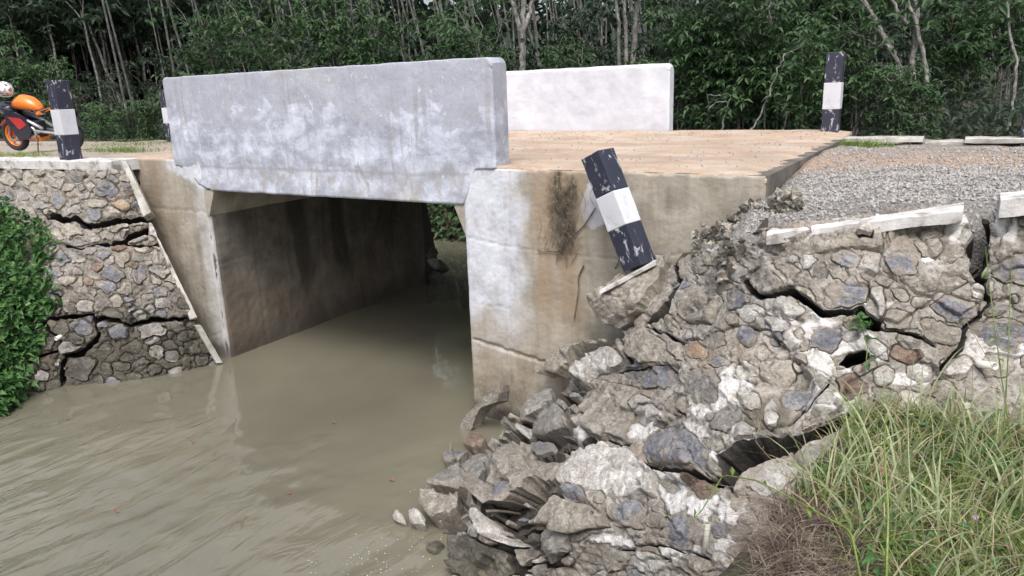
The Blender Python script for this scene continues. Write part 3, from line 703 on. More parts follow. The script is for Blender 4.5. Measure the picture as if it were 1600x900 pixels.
    # mortar sheet
    hm = (.008*fbm(Q*6, 3)+.010*fbm(Q*24, 3)-.010*np.abs(fbm(Q*13+9, 2))-.006*np.abs(fbm(Q*30+2, 2)))*relief-np.minimum(cr, .05)*.5
    sunk = sid >= 0; hm = np.where(sunk, hm-.03, hm)
    white = np.zeros(PX.shape)
    for s_ in whites: white = np.maximum(white, sstep(1.15, .85, s_.d(WX+wb*8, WY+wa*8)[0]))
    hm = hm+.008*white
    so_ = sstep(.0, .06, cr)*.5  # crack lips darkened, shade put into the colour
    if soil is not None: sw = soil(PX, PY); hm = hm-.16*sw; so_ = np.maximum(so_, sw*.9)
    P = B+N*hm[..., None]
    n_, m_ = PX.shape; idx = np.arange(n_*m_).reshape(n_, m_)
    def emit(maskq, P_, skirt, name, mat, parent, loc_, attrs=None, taper=0.0, crack_shade=False):
        q = np.argwhere(maskq)
        if len(q) < 3: return None
        i, j = q[:, 0], q[:, 1]
        Fq = np.stack([idx[i, j], idx[i+1, j], idx[i+1, j+1], idx[i, j+1]], -1)
        used, inv = np.unique(Fq, return_inverse=True); Fq = inv.reshape(-1, 4)
        V = P_.reshape(-1, 3)[used]; Nn = N.reshape(-1, 3)[used]
        E = np.concatenate([Fq[:, [0, 1]], Fq[:, [1, 2]], Fq[:, [2, 3]], Fq[:, [3, 0]]]); key = E[:, 0].astype(np.int64)*len(V)+E[:, 1]; rk = E[:, 1].astype(np.int64)*len(V)+E[:, 0]
        bd = E[~np.isin(key, rk)]
        bv, binv = np.unique(bd, return_inverse=True); binv = binv.reshape(-1, 2)
        for _ in range(3):
            acc = np.zeros((len(bv), 3)); ct = np.zeros(len(bv))
            np.add.at(acc, binv[:, 0], V[bd[:, 1]]); np.add.at(acc, binv[:, 1], V[bd[:, 0]]); np.add.at(ct, binv[:, 0], 1); np.add.at(ct, binv[:, 1], 1)
            V = V.copy(); V[bv] = V[bv]*.45+.55*acc/ct[:, None]
        rings = [V[bv]]; nv = len(bv)
        for f_, tp in ((.22, .25), (.55, .6), (1.0, 1.0)):
            Vs = V[bv]-Nn[bv]*skirt*f_
            if taper: cen = V.mean(0); Vs = Vs+(cen-Vs-((cen-Vs)*Nn[bv]).sum(-1, keepdims=True)*Nn[bv])*taper*tp
            if f_ < 1: Vs = Vs+.012*np.stack([fbm(V[bv]*16+c_*9+f_*5, 2) for c_ in range(3)], -1)*min(1, skirt*6)
            rings.append(Vs)
        Vs = np.concatenate(rings); base = len(V); Fs = np.concatenate([np.stack([bd[:, 1]*0+base+g*nv+binv[:, 1], base+g*nv+binv[:, 0], base+(g+1)*nv+binv[:, 0], base+(g+1)*nv+binv[:, 1]], -1) for g in range(3)])
        at = {}
        for k_, a_ in (attrs or {}).items():
            t_ = a_.reshape(-1)[used]; e_ = t_[bv]; at[k_] = np.concatenate([t_, np.maximum(e_, .88) if k_ == 'soil' and crack_shade else e_, np.maximum(e_, .97) if k_ == 'soil' and crack_shade else e_, np.maximum(e_, .97) if k_ == 'soil' and crack_shade else e_, np.maximum(e_, 1.) if k_ == 'soil' and crack_shade else e_])  # side walls of cracks and cave painted near black as shade
        return mesh_np(name, np.concatenate([V, Vs]), np.concatenate([Fq, Fs]), mat, parent, smooth=True, attrs=at, loc=loc_)
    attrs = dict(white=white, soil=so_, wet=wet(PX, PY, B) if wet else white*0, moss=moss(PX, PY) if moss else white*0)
    hol = cr > .06
    msk = inside[:-1, :-1] & inside[1:, 1:] & ~hol[:-1, :-1]
    # earth backing coloured near black, painted shade behind cracks and cave
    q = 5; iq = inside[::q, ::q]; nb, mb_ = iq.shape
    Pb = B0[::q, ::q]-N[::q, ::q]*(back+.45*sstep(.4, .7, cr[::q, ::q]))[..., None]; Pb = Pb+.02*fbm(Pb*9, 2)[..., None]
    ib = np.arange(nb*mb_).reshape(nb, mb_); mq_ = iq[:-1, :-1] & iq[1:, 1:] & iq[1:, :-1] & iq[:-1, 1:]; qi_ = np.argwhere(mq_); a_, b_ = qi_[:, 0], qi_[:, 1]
    mesh_np('earth_core_shade', Pb.reshape(-1, 3), np.stack([ib[a_, b_], ib[a_+1, b_], ib[a_+1, b_+1], ib[a_, b_+1]], -1), M['core_earth_shade'], root, smooth=True, loc=loc)
    tops = [(i, s_) for i, s_ in enumerate(stones) if s_.top]
    excl = np.zeros(PX.shape, bool)
    for i, s_ in tops:
        if s_.top.get('hole'): excl |= (sid == i)
    emit(msk & ~excl[:-1, :-1], P, back-.02, mortar_name, M['mortar'], root, loc, attrs, crack_shade=True)
    out = {}
    for i, s_ in enumerate(stones):
        mq = (sid[:-1, :-1] == i)&(sid[1:, 1:] == i)&(sid[1:, :-1] == i)&(sid[:-1, 1:] == i)
        if mq.sum() < 4: continue
        qi = np.argwhere(mq); a0, a1 = qi[:, 0].min(), qi[:, 0].max()+2; b0, b1 = qi[:, 1].min(), qi[:, 1].max()+2
        sl = (slice(a0, a1), slice(b0, b1)); d, u, v = s_.d(*((PX[sl]+wa[sl]*3, PY[sl]+wb[sl]*3) if s_.poly else (WX[sl], WY[sl])))
        tu, tv = math.cos(s_.ta), math.sin(s_.ta)
        mpp = 1/(F/np.linalg.norm(B[a0, b0]-CAM))       # metres per pixel here
        ew = .62 if s_.poly else .55 if s_.top else .8
        h = s_.proud+s_.tilt*(u*tu+v*tv)*max(s_.rx, s_.ry)*mpp*2+s_.rough*(fbm(Q[sl]*7+i*3.7, 3)*.7+.55*fbm(Q[sl]*28, 2)-.6*np.abs(fbm(Q[sl]*14+i, 2)))-s_.edge*sstep(ew, 1.03, d)
        # broken facets
        fa = random.uniform(0, 6.28); h = h-np.maximum(0, (u*math.cos(fa)+v*math.sin(fa))-.25)*s_.edge*1.4
        for _k in range(3):
            fa = random.uniform(0, 6.28); h = h-np.maximum(0, (u*math.cos(fa)+v*math.sin(fa))-random.uniform(.0, .4))*random.uniform(.01, .035 if s_.top else .014)
        Pn = P.copy() if False else None
        Pl = B[sl]+N[sl]*h[..., None]
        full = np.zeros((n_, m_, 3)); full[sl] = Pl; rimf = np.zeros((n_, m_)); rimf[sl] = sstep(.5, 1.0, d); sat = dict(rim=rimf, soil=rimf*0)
        mat = M[TY[s_.ty]]
        if s_.top:
            c0 = S(s_.cx, s_.cy)
            rt = emit(mq, full, s_.skirt, s_.top['name'], mat, None, None, sat, .3)
            cen = np.array(c0); off = Vector([float(x) for x in cen]); rt.data.transform(Matrix.Translation(-off)); rt.location = off
            tag(rt, s_.top['label'], s_.top.get('cat', 'rock'), s_.top.get('group')); out[i] = rt
        else:
            emit(mq, full, s_.skirt, 'stone', mat, root, loc, sat)
    return S, SN

# ---- right wing wall (cracked and slumping) -----------------------------------------------
ctrlR = [(1510, 322, 'z', -.02), (1640, 306, 'y', 4.62), (1195, 374, 'y', 4.62), (1350, 345, 'y', 4.66), (1050, 405, 'y', 5.66), (1120, 385, 'y', 5.2), (950, 452, 'y', 5.62), (945, 530, 'y', 5.6),
         (840, 588, 'y', 5.62), (765, 615, 'y', 5.7), (745, 650, 'z', -2.5), (700, 705, 'z', -2.48), (640, 810, 'z', -2.5), (700, 905, 'z', -2.6), (800, 905, 'z', -2.45), (920, 905, 'z', -2.1),
         (1130, 905, 'd', 3.25), (1180, 800, 'd', 3.35), (1330, 650, 'd', 3.75), (1600, 565, 'd', 3.74), (1640, 440, 'd', 3.74), (1450, 440, 'd', 3.84), (1200, 600, 'd', 3.95), (1000, 700, 'd', 4.65), (1000, 560, 'd', 5.25), (900, 800, 'd', 4.45)]
SR, SNR = surface(ctrlR)
outerR = [(1052, 408), (1075, 398), (1095, 384), (1130, 378), (1160, 365), (1180, 352), (1200, 350), (1350, 333), (1505, 318), (1516, 330), (1530, 338), (1550, 335), (1560, 312), (1700, 296), (1700, 700), (1600, 700), (1480, 700), (1420, 730), (1340, 760), (1280, 830), (1240, 900), (1200, 960),
          (720, 960), (715, 900), (700, 868), (690, 845), (680, 822), (690, 800), (700, 785), (712, 760), (745, 740), (765, 712), (760, 695), (775, 668), (800, 645), (822, 640), (836, 620), (858, 606), (866, 588), (878, 572), (905, 555), (945, 540), (965, 525), (960, 512), (948, 480), (938, 456), (1024, 405)]
cracksR = [([(1005, 724), (1060, 737), (1112, 748), (1135, 755)], 7, .3), ([(1160, 436), (1178, 460), (1200, 459), (1237, 455), (1255, 468), (1285, 488), (1305, 488), (1342, 482)], 10, .3),
           ([(1370, 512), (1400, 519), (1420, 522), (1440, 530), (1460, 542)], 4, .15), ([(1505, 322), (1524, 345), (1530, 368), (1514, 385), (1518, 402), (1522, 422), (1538, 440)], 12, .35), ([(1538, 440), (1548, 470), (1530, 500), (1508, 515), (1500, 545), (1470, 575)], 7, .25),
           ([(962, 512), (972, 540), (982, 565)], 5, .25), ([(895, 636), (920, 617)], 5, .2), ([(925, 690), (897, 703), (885, 730), (860, 752), (845, 768), (830, 780)], 12, .35), ([(800, 679), (850, 684), (892, 688)], 5, .25), ([(935, 688), (980, 692)], 4, .15),
           ([(1040, 790), (1030, 815), (1022, 840), (1035, 880)], 3, .1), ([(960, 580), (1007, 572), (1040, 566), (1056, 590)], 3, .08), ([(1060, 395), (1052, 420), (1062, 440), (1048, 462)], 6, .25), ([(1185, 420), (1170, 425), (1165, 438)], 4, .15),
           ([(1110, 525), (1060, 527), (1040, 522), (1008, 508)], 3, .12), ([(1295, 600), (1240, 660), (1190, 672)], 3, .08), ([(860, 560), (940, 530)], 3, .15), ([(1110, 520), (1150, 510), (1200, 512)], 2.5, .08), ([(1150, 560), (1148, 590), (1180, 600)], 2.5, .06), ([(1060, 600), (1050, 630), (1065, 650), (1060, 690)], 2.5, .08),
           ([(1390, 345), (1380, 400), (1400, 440)], 1.5, .04), ([(1200, 520), (1230, 545), (1250, 540)], 2, .05), ([(770, 700), (800, 680)], 5, .25), ([(700, 815), (760, 812), (830, 800)], 7, .25), ([(790, 860), (812, 905)], 8, .3), ([(1100, 870), (1030, 850), (960, 860)], 2.5, .1), ([(1240, 560), (1300, 590)], 2, .04)]
voidsR = [([(1310, 566), (1326, 552), (1352, 546), (1362, 556), (1350, 566), (1324, 574)], .3), ([(1112, 706), (1145, 686), (1200, 680), (1250, 672), (1300, 655), (1330, 643), (1310, 672), (1262, 690), (1235, 707), (1190, 728), (1160, 747), (1150, 768), (1136, 765), (1124, 742)], .75),
          ([(1342, 480), (1355, 488), (1376, 500), (1372, 516), (1350, 510)], .3), ([(1003, 503), (1028, 478), (1052, 452), (1058, 460), (1046, 490), (1025, 505)], .4),
          ([(898, 578), (905, 555), (926, 546), (925, 562), (905, 576)], .3), ([(855, 602), (880, 590), (897, 600), (888, 622), (866, 624)], .35), ([(726, 766), (756, 762), (750, 782), (735, 802), (722, 812)], .35), ([(757, 720), (776, 714), (770, 738), (760, 738)], .3),
          ([(832, 785), (851, 778), (843, 812), (830, 815)], .35), ([(798, 812), (832, 818), (826, 842), (800, 852)], .3), ([(746, 655), (765, 638), (798, 632), (806, 640), (785, 660), (768, 676), (744, 672)], .5), ([(675, 820), (722, 817), (735, 832), (690, 834)], .3), ([(787, 818), (824, 826), (815, 845), (797, 838)], .4), ([(842, 779), (853, 790), (832, 816), (826, 812)], .4), ([(1515, 345), (1545, 345), (1548, 400), (1532, 425), (1520, 400)], .2)]
def slab(poly, ty, lab, proud=.07, tilt=.12, sk=.2, edge=.035, name='rubble_rock'):
    return Stone(0, 0, 1, 1, 0, ty, proud, tilt, .02, sk, dict(name=name, label=lab, cat='rock', group='fallen rubble at the foot of the right wall') if lab else None, edge, poly)
man = [
       slab([(725, 683), (746, 675), (762, 683), (764, 695), (735, 701), (721, 691)], 'r', 'reddish brown rock wedged above the large sloping grey slab', .06),
       slab([(690, 707), (721, 689), (737, 699), (705, 724), (692, 720)], 'b', 'small blue-grey rock at the water edge below the reddish rock', .07),
       slab([(666, 767), (705, 724), (735, 699), (766, 699), (772, 713), (758, 728), (756, 761), (730, 766), (715, 770)], 'g', 'large sloping grey slab at the left edge of the rubble, above the water', .1, .1, .3),
       slab([(666, 771), (716, 772), (756, 764), (735, 785), (721, 814), (705, 818), (672, 814), (658, 797)], 't', 'tan block directly under the large sloping grey slab', .06, .1, .3),
       slab([(616, 806), (627, 801), (635, 810), (633, 820), (618, 818)], 'w', 'little white stone, the one furthest out into the water', .05, .1, .1),
       slab([(638, 806), (650, 795), (668, 812), (664, 824), (642, 822)], 'w', 'small pale rock lying beside the little white stone at the water', .05, .1, .12),
       slab([(815, 683), (889, 695), (887, 715), (856, 736), (840, 761), (807, 793), (787, 816), (758, 816), (752, 785), (770, 736), (787, 711)], 't', 'longest tan slab with blue stones set in it, sloping down to the dark hollow', .12, .1, .3),
       slab([(774, 716), (795, 666), (813, 662), (815, 681), (787, 708)], 't', 'narrow tan slab left of the longest slab', .08),
       slab([(824, 677), (840, 650), (877, 632), (889, 654), (895, 672), (856, 681)], 'g', 'rough grey chunk directly above the longest tan slab', .08),
       slab([(875, 627), (897, 609), (918, 621), (902, 629), (877, 633)], 'b', 'small blue-white stone poking out under the dark hollow below the abutment', .07, .05, .12),
       slab([(807, 654), (828, 613), (856, 597), (869, 625), (840, 648), (818, 664)], 'g', 'grey-brown stone against the foot of the abutment, right of the upturned slab', .08),
       slab([(840, 580), (881, 552), (959, 530), (962, 540), (922, 549), (899, 574), (877, 592), (856, 586), (844, 592)], 't', 'thin tan slab propped against the abutment above a dark hollow', .14, .06, .14),
       slab([(895, 592), (910, 568), (960, 543), (973, 556), (975, 578), (938, 588), (914, 605)], 'w', 'white-faced stone just below the propped thin slab', .06),
       slab([(740, 812), (760, 805), (790, 826), (812, 862), (795, 860), (765, 842)], 'w', 'long pale stone under the longest slab near the bottom', .05),
       slab([(700, 836), (745, 842), (792, 862), (790, 905), (760, 930), (715, 905), (690, 868)], 'k', 'dark wet slab at the very bottom left of the rubble', .03, .1, .3),
       slab([(655, 838), (690, 838), (700, 860), (685, 872), (665, 860)], 'k', 'low dark stone half in the water at the bottom left', .02, .1, .2)]
block_lab = 'broken masonry block with a white capped edge carrying the leaning striped post'
man.append(slab([(938, 460), (1024, 410), (1057, 410), (1052, 436), (1028, 462), (1004, 492), (968, 518), (955, 508), (950, 490), (944, 478)], 't', block_lab, .1, .02, .3, .015, 'masonry_block'))
man[-1].top.update(cat='block'); man[-1].top.pop('group')
for pl_, ty_, pr_ in (([(906, 638), (942, 594), (998, 605), (988, 650), (975, 689), (930, 687), (902, 664)], 't', .05), ([(979, 533), (1010, 515), (1040, 533), (1043, 556), (1000, 572), (982, 560)], 't', .04), ([(860, 757), (930, 697), (988, 709), (1029, 742), (1027, 777), (947, 777), (905, 763)], 'w', .03),
                      ([(862, 768), (897, 787), (945, 795), (953, 824), (897, 832), (860, 820), (826, 822), (852, 793)], 't', .06), ([(1170, 380), (1300, 362), (1380, 352), (1380, 395), (1330, 388), (1290, 395), (1240, 388), (1172, 420)], 't', .02), ([(1000, 690), (1060, 660), (1100, 690), (1110, 700), (1100, 738), (1010, 722)], 'b', .03),
                      ([(1062, 446), (1120, 436), (1128, 470), (1110, 505), (1060, 500), (1050, 480)], 't', .03), ([(1400, 430), (1500, 425), (1515, 440), (1490, 455), (1430, 460)], 't', .02), ([(1190, 560), (1240, 550), (1250, 590), (1215, 605), (1185, 590)], 't', .015)):
    man.append(slab(pl_, ty_, None, pr_, .05, .1, .02))
S_ = Stone
for cx, cy, rx, ry, a, ty in [(1322, 405, 27, 13, 0, 'b'), (1407, 412, 31, 19, -5, 'b'), (1260, 409, 17, 15, 10, 'w'), (1236, 402, 11, 6, -10, 'w'), (1323, 459, 42, 26, -22, 'b'), (1366, 476, 18, 28, 5, 'w'), (1218, 481, 42, 21, 8, 'w'), (1493, 482, 40, 20, 5, 'b'),
        (1293, 530, 28, 20, -5, 'b'), (1245, 622, 29, 25, 5, 'b'), (1213, 527, 14, 13, 0, 'b'), (1166, 524, 18, 16, 0, 'b'), (1150, 467, 16, 22, 15, 'b'), (1150, 422, 17, 17, 0, 'w'), (1022, 588, 33, 20, -5, 'b'), (1098, 600, 36, 28, -5, 'g'), (1090, 546, 23, 20, 0, 'o'),
        (1058, 546, 12, 20, 0, 't'), (1060, 482, 30, 20, -10, 't'), (1046, 507, 14, 12, 0, 't'), (992, 630, 26, 12, -15, 'w'), (983, 800, 33, 28, 0, 'b'), (1062, 826, 30, 34, 5, 'b'),
        (1093, 756, 24, 18, 10, 'r'), (895, 772, 24, 14, 10, 'b'), (932, 808, 20, 12, 20, 'o'), (1075, 712, 28, 12, 0, 'g'), (1400, 500, 27, 20, 0, 't'), (1470, 520, 40, 22, 10, 't'), (1330, 605, 26, 20, 0, 'r'), (1420, 555, 30, 15, 10, 'r'),
        (1380, 586, 19, 17, 0, 'w'), (1437, 580, 24, 18, 5, 'w'), (1497, 575, 32, 18, 0, 'w'), (1570, 520, 48, 26, 5, 'b'), (1600, 420, 55, 26, -5, 'b'), (1130, 410, 16, 12, 0, 't'), (1105, 405, 14, 12, 0, 't'), (1090, 420, 14, 9, -20, 't'), (1075, 432, 12, 9, 0, 't'), (1190, 395, 30, 13, -25, 'w'), (1370, 545, 12, 24, -35, 'w'),
        (1140, 650, 34, 24, -30, 'g'), (1165, 700, 20, 10, -20, 't'), (1000, 760, 30, 20, 30, 't'), (915, 655, 22, 14, 10, 'w'), (1215, 745, 50, 22, -28, 'w'), (1265, 712, 34, 14, -25, 'g'), (1240, 565, 24, 16, 0, 't'), (1440, 470, 20, 12, 0, 't'), (870, 850, 34, 26, 0, 'g'), (950, 870, 40, 24, 0, 't'), (1010, 880, 30, 20, 0, 'w'), (1080, 885, 30, 20, 0, 't')]:
    man.append(S_(cx, cy, rx, ry, a, ty, proud=random.uniform(.004, .016), tilt=random.uniform(.0, .035), rough=.009, edge=.009))
for cx, cy, rx, ry, a, ty in ((850, 703, 22, 10, 10, 'b'), (790, 778, 26, 17, -30, 'b'), (1350, 372, 12, 7, 0, 'w')):
    q_ = S_(cx, cy, rx, ry, a, ty, proud=.10, tilt=.0, rough=.012, edge=.0, skirt=.03); q_.prio = 1; man.append(q_)
white_s = [S_(*a) for a in ((1065, 470, 26, 12, -15), (1010, 470, 18, 10, -30), (990, 440, 20, 9, -28), (1215, 500, 30, 8, 5), (1120, 395, 30, 8, -15), (1090, 640, 18, 10, 20), (1020, 650, 16, 9, -20), (900, 725, 26, 14, -30), (870, 740, 22, 10, -30), (1290, 380, 12, 8, 0), (1450, 400, 10, 6, 0), (1420, 590, 40, 10, 0), (1060, 860, 30, 14, 0), (1140, 860, 20, 26, 0), (960, 850, 26, 12, 10), (1290, 535, 46, 36, 0), (1275, 590, 22, 40, 10), (1300, 628, 55, 16, 0), (1150, 606, 22, 16, 0), (1155, 640, 14, 32, 8), (965, 728, 48, 30, 25), (1045, 765, 26, 34, -20), (1110, 795, 60, 20, 5), (1080, 680, 26, 18, 0), (1000, 672, 30, 12, 0), (1360, 545, 16, 26, -30),
             (1560, 545, 60, 26, 0), (1130, 615, 16, 40, 15), (900, 680, 18, 12, 0), (1500, 350, 14, 30, 10), (1570, 345, 20, 30, 10), (1205, 640, 10, 14, 0), (1100, 700, 30, 16, 20), (1160, 690, 26, 22, -20), (860, 620, 20, 12, 0), (930, 700, 20, 10, 0), (1330, 480, 60, 8, -10))]
mossR = lambda X, Y: np.clip(sstep(1.2, .5, np.hypot((X-1195)/52, (Y-652)/34)), 0, 1)
soilR = lambda X, Y: sstep(60, -10, (X-900)*.7+(615-Y)*-.0+np.maximum(0, (560-Y))*1.5+40)*.85
wall_loc = SR(1250, 560)
wallR = thing('stone_wing_wall', wall_loc, 'cracked and slumped rubble stone wing wall at the right, blue and white stones in tan mortar', 'wall')
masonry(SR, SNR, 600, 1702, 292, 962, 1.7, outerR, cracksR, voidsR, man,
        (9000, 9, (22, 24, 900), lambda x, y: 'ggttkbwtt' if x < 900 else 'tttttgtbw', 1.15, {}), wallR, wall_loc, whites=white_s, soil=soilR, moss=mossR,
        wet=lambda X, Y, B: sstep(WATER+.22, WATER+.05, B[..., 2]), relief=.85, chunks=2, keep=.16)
pu = [onY(a_, b_, 5.58) for a_, b_ in ((787, 603), (788, 612), (785, 627), (772, 631), (758, 637), (748, 652), (744, 668), (740, 674), (722, 674), (724, 662), (732, 648), (745, 634), (760, 620), (775, 610))]
cu = np.mean(pu, 0); secs = []
for dy_, k_ in ((-.07, .94), (-.05, 1.0), (.05, 1.03), (.12, .97)):
    secs.append([tuple(cu+(p-cu)*k_+np.array([.0, dy_, -dy_*.35])+.012*np.array([float(perlin(p*11+dy_*30)), float(perlin(p*11+9)), float(perlin(p*11+dy_*20+4))])) for p in pu])
up_ = MB().loft(secs).build('rubble_rock', M['stone_tan'], loc=cu); up_.location = Vector([float(c) for c in cu])
tag(up_, 'upturned tan masonry slab leaning on the concrete abutment at the waterline', 'rock', 'fallen rubble at the foot of the right wall')
# copings of the right wall: traced prisms with real thickness
def slab_px(name, S, SN, poly, back, out, mat, parent, loc, sub=1):
    """outline in the wall's surface, given depth behind and proudness in front"""
    P = np.array([S(x, y) for x, y in poly]); N_ = np.array([SN(np.array(x, float), np.array(y, float)) for x, y in poly]).mean(0); N_ /= np.linalg.norm(N_)
    # subdivide outline for a chipped edge
    pts = []
    for i in range(len(P)):
        a, b2 = P[i], P[(i+1) % len(P)]; k = max(1, int(np.linalg.norm(b2-a)/.05))
        for j in range(k):
            p = a+(b2-a)*j/k
            if 0 < j: p = p+.006*np.array([perlin(np.array(p*14)), perlin(np.array(p*14+5)), perlin(np.array(p*14+9))])
            pts.append(p)
    pts = np.array(pts); mb = MB(); c0 = pts.mean(0)
    mb.loft([[tuple(p-N_*back) for p in pts], [tuple(p+N_*(out-.008)) for p in pts], [tuple(c0+(p-c0)*.985+N_*out) for p in pts]])
    return mb.build(name, mat, parent, loc=loc)
def coping(name, fa, fb, depth, th, mat, parent, loc, chip=.011, seg=.06):
    """box along two front-bottom points; depth goes to +Y"""
    fa = np.array(fa); fb = np.array(fb); L = np.linalg.norm(fb-fa); k = max(2, int(L/seg)); secs = []
    for i in range(k+1):
        p = fa+(fb-fa)*i/k; j = lambda s: chip*float(perlin(np.array([p[0]*9+s, p[1]*9, s*1.7])))
        secs.append([(p[0], p[1]+j(1), p[2]+j(2)), (p[0], p[1]+j(3), p[2]+th-.012+j(4)), (p[0], p[1]+.014+j(3), p[2]+th+j(5)), (p[0], p[1]+depth+j(6), p[2]+th+j(7)), (p[0], p[1]+depth+j(6), p[2]+j(8)-.02)])
    mb = MB(); mb.loft(secs); return mb.build(name, mat, parent, loc=loc)
A_ = onY(1197, 382, 4.55); B_ = onY(1503, 347, 4.55)
coping('coping', A_, B_, .24, .072, M['whitewash'], wallR, wall_loc)
A_ = onY(1560, 341, 4.52); B_ = onY(1760, 322, 4.52)
coping('coping', A_, B_, .24, .1, M['whitewash'], wallR, wall_loc)
# capped edge of the block under the leaning post
rb = [o for o in COL.objects if o.name.startswith('masonry_block')]
blk_o = rb[0] if rb else None
c0_ = onY(937, 461, 5.36); c1_ = onY(1024, 414, 5.40)
capo = coping('cap_strip', c0_, c1_, .34, .042, M['whitewash'], blk_o, blk_o.location)
# drain pipes
def pipe(p, axis, r, L, parent, loc):
    a = Vector([float(c) for c in axis]).normalized(); p = Vector([float(c) for c in p])
    mb = MB(); rings = []
    for rad, t in ((r, -L), (r, L*.5), (r*.78, L*.5), (r*.78, -L)): 
        q = a.orthogonal().normalized(); s = a.cross(q); rings.append([tuple(p+a*t+(q*math.cos(2*math.pi*k/12)+s*math.sin(2*math.pi*k/12))*rad) for k in range(12)])
    mb.loft(rings, cap=False); mb.build('drain_pipe', M['pvc'], parent, smooth=True, loc=loc)
pipe(SR(1103, 850), (.0, -.22, -1), .014, .09, wallR, wall_loc)
pipe(SR(1537, 574)+SNR(np.array(1537.), np.array(574.))*.05, (-SNR(np.array(1537.), np.array(574.))*-1)+np.array([.4, -.3, -.2]), .02, .07, wallR, wall_loc)

# ---- left wing wall -------------------------------------------------------------------
ctrlL = [(-120, 262, 'y', 5.2), (0, 264, 'y', 5.34), (200, 266, 'y', 5.52), (238, 338, 'y', 5.58), (305, 500, 'y', 5.5), (346, 567, 'z', WATER), (90, 607, 'z', WATER), (0, 640, 'z', WATER), (-120, 690, 'z', WATER), (100, 420, 'd', 9.0), (20, 430, 'd', 9.3), (200, 480, 'd', 8.9)]
SL, SNL = surface(ctrlL)
outerL = [(-130, 262), (0, 264), (196, 264), (208, 290), (238, 345), (248, 375), (305, 500), (322, 530), (350, 575), (350, 590), (90, 625), (0, 655), (-130, 700)]
cracksL = [([(80, 336), (100, 342), (118, 340), (132, 352), (160, 347), (190, 344), (238, 342)], 8, .3), ([(178, 379), (200, 371), (228, 360)], 9, .3), ([(100, 382), (125, 386), (150, 379), (190, 381), (245, 382)], 3, .15),
           ([(62, 503), (82, 497), (120, 494), (142, 491), (150, 499), (160, 498), (180, 500), (207, 510), (235, 499), (265, 501), (290, 497), (308, 500)], 5.5, .3), ([(148, 500), (151, 525), (138, 540), (125, 552), (100, 557), (96, 575), (98, 605)], 7, .3),
           ([(65, 502), (78, 520), (92, 535), (85, 548), (60, 555), (46, 562)], 4, .2), ([(75, 455), (88, 462), (92, 478), (80, 492)], 3, .12), ([(60, 330), (75, 340)], 4, .2), ([(90, 400), (75, 420), (60, 425)], 3, .1)]
manL = [S_(cx, cy, rx, ry, a, ty, proud=.02, tilt=.05, rough=.01) for cx, cy, rx, ry, a, ty in [(167, 297, 19, 15, 0, 'b'), (125, 511, 22, 16, 0, 'b'), (185, 518, 18, 14, 0, 'b'), (236, 515, 28, 15, 0, 'g'), (270, 556, 20, 12, 0, 'g'), (178, 430, 20, 14, 0, 'b'), (218, 428, 14, 18, 0, 'b'),
        (98, 403, 16, 14, 0, 'b'), (75, 462, 18, 12, 0, 'b'), (130, 477, 17, 11, 0, 'g'), (207, 482, 13, 10, 0, 'b'), (105, 545, 26, 14, -10, 'g'), (66, 590, 12, 12, 0, 'g'), (125, 575, 26, 24, 0, 'k'), (185, 355, 28, 9, -12, 't'), (165, 367, 16, 9, 0, 'g'), (212, 375, 24, 7, -15, 'g'), (110, 360, 20, 14, 0, 't'), (90, 312, 14, 18, 20, 'b'), (120, 275, 20, 9, 0, 'g'), (185, 320, 22, 10, 0, 'o'), (240, 360, 7, 13, -25, 'w')]]
lw_loc = SL(150, 430)
wallL = thing('stone_wing_wall', lw_loc, 'leaning rubble stone wing wall at the left, split by long horizontal cracks', 'wall')
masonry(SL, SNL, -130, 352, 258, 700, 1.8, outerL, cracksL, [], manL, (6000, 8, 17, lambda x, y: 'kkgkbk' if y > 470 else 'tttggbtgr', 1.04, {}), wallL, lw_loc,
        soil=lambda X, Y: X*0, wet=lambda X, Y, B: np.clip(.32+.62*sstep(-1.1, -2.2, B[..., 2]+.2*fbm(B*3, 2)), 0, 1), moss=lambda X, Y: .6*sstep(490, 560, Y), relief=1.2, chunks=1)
coping('coping', (-16, 4.95, -.13), (-9.2, 5.47, -.115), .42, .12, M['whitewash'], wallL, lw_loc, seg=.12)
for poly in ([(190, 252), (199, 254), (238, 334), (226, 341)], [(243, 368), (250, 378), (308, 497), (297, 500)], [(303, 508), (313, 508), (347, 566), (337, 567)]):
    slab_px('mortar_fillet', SL, SNL, poly, .12, .05, M['old_whitewash'], wallL, lw_loc)
pipe(SL(92, 527), (.25, -1, -.1), .025, .09, wallL, lw_loc)

# far side kerb / top of the far wing wall, broken at one place
fk = thing('far_wing_wall', (1.5, 9.85, -.3), 'low pale concrete edge of the far wing wall along the road, broken in the middle', 'wall')
for xa, xb in ((-3.68, -1.3), (-1.26, -.42), (.0, 30)):
    coping('coping', (xa, 9.95 if xb > -1 else 10.62, -.05 if xb > -1 else -.07), (xb, 9.95 if xb > -1 else 10.62, -.05 if xb > -1 else -.07), .3, .05 if xb > -1 else .08, M['old_whitewash'], fk, (1.5, 9.85, -.3), seg=.15, chip=.012)
coping('coping', (-.4, 10.12, -.11), (-.02, 10.1, -.09), .22, .05, M['old_whitewash'], fk, (1.5, 9.85, -.3))
MB().box((14.4, 10.14, -.6), (31, .2, 1.0)).build('wall_body', M['mortar'], fk, loc=(1.5, 9.85, -.3))
# masonry body behind the left coping
MB().box((-12.9, 5.85, -.55), (6.9, .55, .8)).build('wall_body', M['mortar'], wallL, loc=lw_loc)

